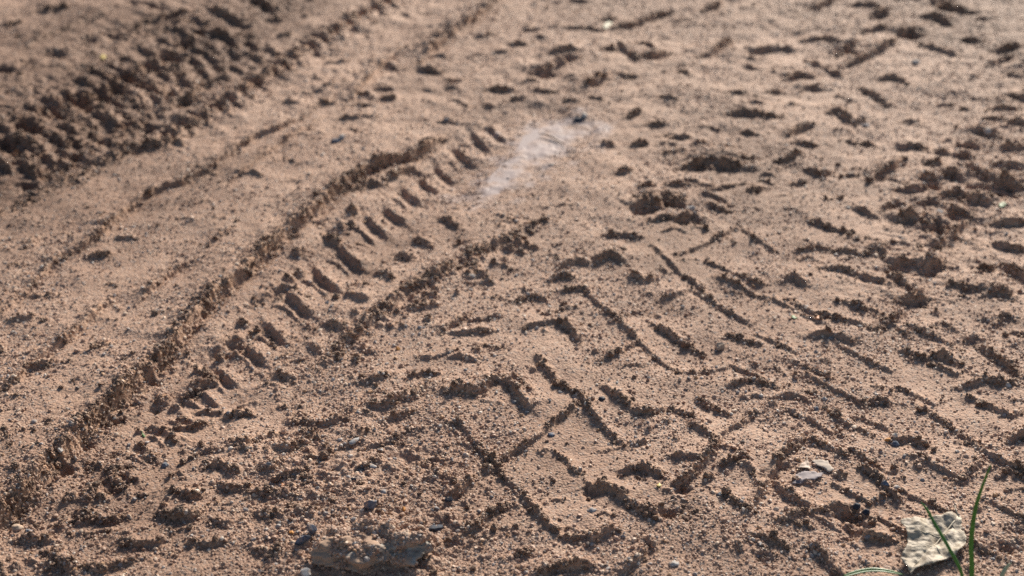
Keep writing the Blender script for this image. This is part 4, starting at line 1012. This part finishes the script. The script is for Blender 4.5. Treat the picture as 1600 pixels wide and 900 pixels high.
def build_leaf():
    out = [(1407, 815), (1416, 812), (1432, 811), (1450, 808), (1466, 807), (1480, 803), (1492, 802), (1501, 803), (1503, 812), (1503, 826), (1507, 833), (1510, 838), (1509, 850), (1503, 859), (1494, 866), (1484, 869), (1474, 872), (1464, 877), (1454, 879), (1442, 880), (1432, 884), (1424, 889), (1419, 881), (1413, 876), (1407, 870), (1410, 860), (1416, 852), (1419, 844), (1417, 834), (1414, 826), (1409, 821)]
    zc = float(hq(*P(1458, 845))[0]) + .007
    pts = np.array([P(p[0], p[1], zc) for p in out]); c = pts.mean(axis=0)
    root = bpy.data.objects.new('dead_leaf', None); coll.objects.link(root)
    gz = float(hq(c[0], c[1])[0]); root.location = (c[0], c[1], gz)
    tag(root, 'pale crinkled torn dead leaf lying behind the green grass blades', 'leaf')
    cell = .0009
    x0, y0 = pts.min(axis=0); x1, y1 = pts.max(axis=0)
    nx = int((x1 - x0) / cell); ny = int((y1 - y0) / cell)
    vein0 = np.array(P(1498, 806, zc)); vein1 = np.array(P(1424, 884, zc))
    ax_ = (vein1 - vein0) / np.linalg.norm(vein1 - vein0); L = np.linalg.norm(vein1 - vein0)
    def surf(x, y):
        a = (x - vein0[0]) * ax_[0] + (y - vein0[1]) * ax_[1]; b = ax_[0] * (y - vein0[1]) - ax_[1] * (x - vein0[0])
        z = .0062 + .0032 * mnoise.fractal(Vector((x * 75, y * 75, 4)), 1.0, 2.0, 2) + .0005 * mnoise.fractal(Vector((x * 260, y * 260, 9)), 1.0, 2.0, 3)
        z += -.0012 * math.exp(-(b / .0022) ** 2)                       # crease along the midrib
        z += .0008 * mnoise.noise(Vector((a * 210 - abs(b) * 160, b * 40, 3)))   # pleats between side veins
        z += .004 * (1 - math.cos(min(abs(b) / .03, 1) * 2.2)) * (.6 if b > 0 else .4)
        z += .05 * (y - c[1])
        return z
    gx, gy = np.meshgrid(np.linspace(x0 - cell, x1 + cell, nx + 3), np.linspace(y0 - cell, y1 + cell, ny + 3))
    sd = inside_soft(pts, gx, gy)
    bm = bmesh.new(); vv = {}
    for j in range(gx.shape[0] - 1):
        for i in range(gx.shape[1] - 1):
            if (sd[j:j + 2, i:i + 2] < cell * .5).sum() < 4: continue
            f = []
            for (jj, ii) in ((j, i), (j, i + 1), (j + 1, i + 1), (j + 1, i)):
                if (jj, ii) not in vv:
                    x, y = gx[jj, ii], gy[jj, ii]
                    z = max(gz + surf(x, y), float(hq(x, y)[0]) + .0006)
                    vv[(jj, ii)] = bm.verts.new((x - c[0], y - c[1], z - gz))
                f.append(vv[(jj, ii)])
            bm.faces.new(f).smooth = True
    m = bpy.data.meshes.new('blade'); bm.to_mesh(m); bm.free(); m.materials.append(leaf_material())
    bl = bpy.data.objects.new('blade', m); coll.objects.link(bl); bl.parent = root
    md = bl.modifiers.new('thickness', 'SOLIDIFY'); md.thickness = .0005; md.offset = 0
    vm = plain_material('leaf_vein', (.50, .42, .30), (.64, .56, .42), 300, .6)
    def vein(name, a, b, r0, r1):
        ps = []
        for k in range(9):
            q = a + (b - a) * k / 8
            ps.append((q[0] - c[0], q[1] - c[1], max(surf(q[0], q[1]), float(hq(q[0], q[1])[0]) - gz + .0006) + .0003))
        o = bpy.data.objects.new(name, tube_mesh(name, ps, [r0 + (r1 - r0) * k / 8 for k in range(9)], vm, 6)); coll.objects.link(o); o.parent = root
    vein('midrib', vein0 + ax_ * L * .02, vein0 + ax_ * L * .93, .0006, .0003)
    pe = np.array((ax_[1], -ax_[0]))
    for t, sgn, ln in ((.18, 1, .018), (.36, 1, .022), (.56, 1, .018), (.14, -1, .012), (.32, -1, .020), (.52, -1, .020), (.72, -1, .012)):
        a = vein0 + ax_ * L * t; b = a + (ax_ * .6 + pe * sgn * .8) * ln
        while inside_soft(pts, np.array([b[0]]), np.array([b[1]]))[0] > -.001 and np.linalg.norm(b - a) > .004: b = a + (b - a) * .85
        vein('side_vein', a, b, .00035, .00015)
    st0 = vein0 - ax_ * .001
    ps = [(st0[0] - c[0], st0[1] - c[1], surf(*st0) + .0003), (st0[0] - c[0] - .001, st0[1] - c[1] + .004, surf(*st0) + .002), (st0[0] - c[0] - .002, st0[1] - c[1] + .008, surf(*st0) + .005)]
    o = bpy.data.objects.new('stalk', tube_mesh('stalk', ps, [.0007, .0006, .0004], vm, 6)); coll.objects.link(o); o.parent = root
build_leaf()

# ------------------------------------------------------------------ grass blades
def grass_material():
    m, nt, b = new_mat('grass_blade')
    tc = nt.nodes.new('ShaderNodeTexCoord')
    n = noise_node(nt, tc.outputs['Object'], 90, 3, .6)
    r = ramp(nt, [(.3, (.05, .15, .035)), (.7, (.11, .26, .06))]); nt.links.new(n.outputs[0], r.inputs[0])
    nt.links.new(r.outputs[0], b.inputs['Base Color']); b.inputs['Roughness'].default_value = .42
    b.inputs['Specular IOR Level'].default_value = .5
    tr = nt.nodes.new('ShaderNodeBsdfTranslucent'); tr.inputs[0].default_value = (.14, .33, .03, 1)
    mx = nt.nodes.new('ShaderNodeMixShader'); mx.inputs[0].default_value = .3
    out = [n_ for n_ in nt.nodes if n_.type == 'OUTPUT_MATERIAL'][0]
    nt.links.new(b.outputs[0], mx.inputs[1]); nt.links.new(tr.outputs[0], mx.inputs[2]); nt.links.new(mx.outputs[0], out.inputs[0])
    return m
GM = grass_material()
PALE = plain_material('dry_grass', (.28, .34, .22), (.42, .48, .34), 120, .5)

def grass_blade(parent, path, widths, fold, side, mat=GM, base=None):
    """path: world points root to tip; a V-folded strip with thickness"""
    bm = bmesh.new(); rows = []
    n = 28
    P_ = [Vector(p) for p in path]
    def cr(t):
        t *= len(P_) - 1; i = min(int(t), len(P_) - 2); f = t - i
        p0, p1, p2, p3 = P_[max(i - 1, 0)], P_[i], P_[i + 1], P_[min(i + 2, len(P_) - 1)]
        return .5 * (2 * p1 + (p2 - p0) * f + (2 * p0 - 5 * p1 + 4 * p2 - p3) * f * f + (3 * p1 - p0 - 3 * p2 + p3) * f ** 3)
    for k in range(n + 1):
        t = k / n; p = cr(t); tg = (cr(min(t + .02, 1)) - cr(max(t - .02, 0))).normalized()
        sdv = (side - tg * side.dot(tg)).normalized(); nm = tg.cross(sdv).normalized()
        w = np.interp(t, [0, .15, .5, .8, .95, 1], widths)
        row = []
        for q in (-1, -.5, 0, .5, 1):
            row.append(bm.verts.new(p + sdv * q * w + nm * (abs(q) * fold * w) - base))
        rows.append(row)
    for a, b in zip(rows, rows[1:]):
        for i in range(4): bm.faces.new((a[i], a[i + 1], b[i + 1], b[i])).smooth = True
    m = bpy.data.meshes.new('grass_blade'); bm.to_mesh(m); bm.free(); m.materials.append(mat)
    o = bpy.data.objects.new('grass_blade', m); coll.objects.link(o)
    md = o.modifiers.new('thickness', 'SOLIDIFY'); md.thickness = .00035; md.offset = 0
    if parent: o.parent = parent
    return o

root = bpy.data.objects.new('grass_tuft', None); coll.objects.link(root)
g0 = ground_at(1512, 945); root.location = g0
tag(root, 'tuft of two long green grass blades in front of the dead leaf', 'grass')
b0 = Vector(g0); Yb = g0.y
p1 = [b0 + Vector((-.001, 0, -.002)), at(1503, 897, Yb + .004), at(1484, 858, Yb + .010), at(1463, 822, Yb + .018), at(1449, 797, Yb + .024), at(1439, 784, Yb + .028)]
p2 = [b0 + Vector((.002, 0, -.002)), at(1518, 892, Yb + .003), at(1517, 850, Yb + .006), at(1522, 805, Yb + .008), at(1532, 768, Yb + .010), at(1549, 724, Yb + .010)]
grass_blade(root, p1, [.0009, .0012, .0012, .0009, .0005, .0001], .5, Vector((1, .25, .15)), GM, b0)
grass_blade(root, p2, [.0010, .0016, .0015, .0010, .0005, .0001], .9, Vector((1, -.5, 0)), GM, b0)

def lone_blade(name, label, path, widths, fold, side, mat):
    b = Vector(path[0]); o = grass_blade(None, path, widths, fold, side, mat, b); o.location = b; o.name = name
    tag(o, label, 'grass')
q0 = ground_at(1318, 902); q1 = ground_at(1350, 897); q2 = ground_at(1378, 897); q3 = ground_at(1412, 900)
up = Vector((0, 0, .003))
lone_blade('fallen_grass', 'green grass blade lying flat along the bottom edge', [q0 + up * .3, q1 + up, q2 + up * 1.1, q3 + up * .4], [.0008, .0016, .0019, .0014, .0006, .0002], .3, Vector((0, 1, .2)), GM)
q = ground_at(1562, 915)
lone_blade('young_grass', 'short greyish grass blade at the bottom right corner', [q - up, at(1567, 899, q.y + .002), at(1573, 888, q.y + .004), at(1580, 880, q.y + .005)], [.0012, .0018, .0018, .0013, .0006, .0002], .4, Vector((1, .2, 0)), PALE)
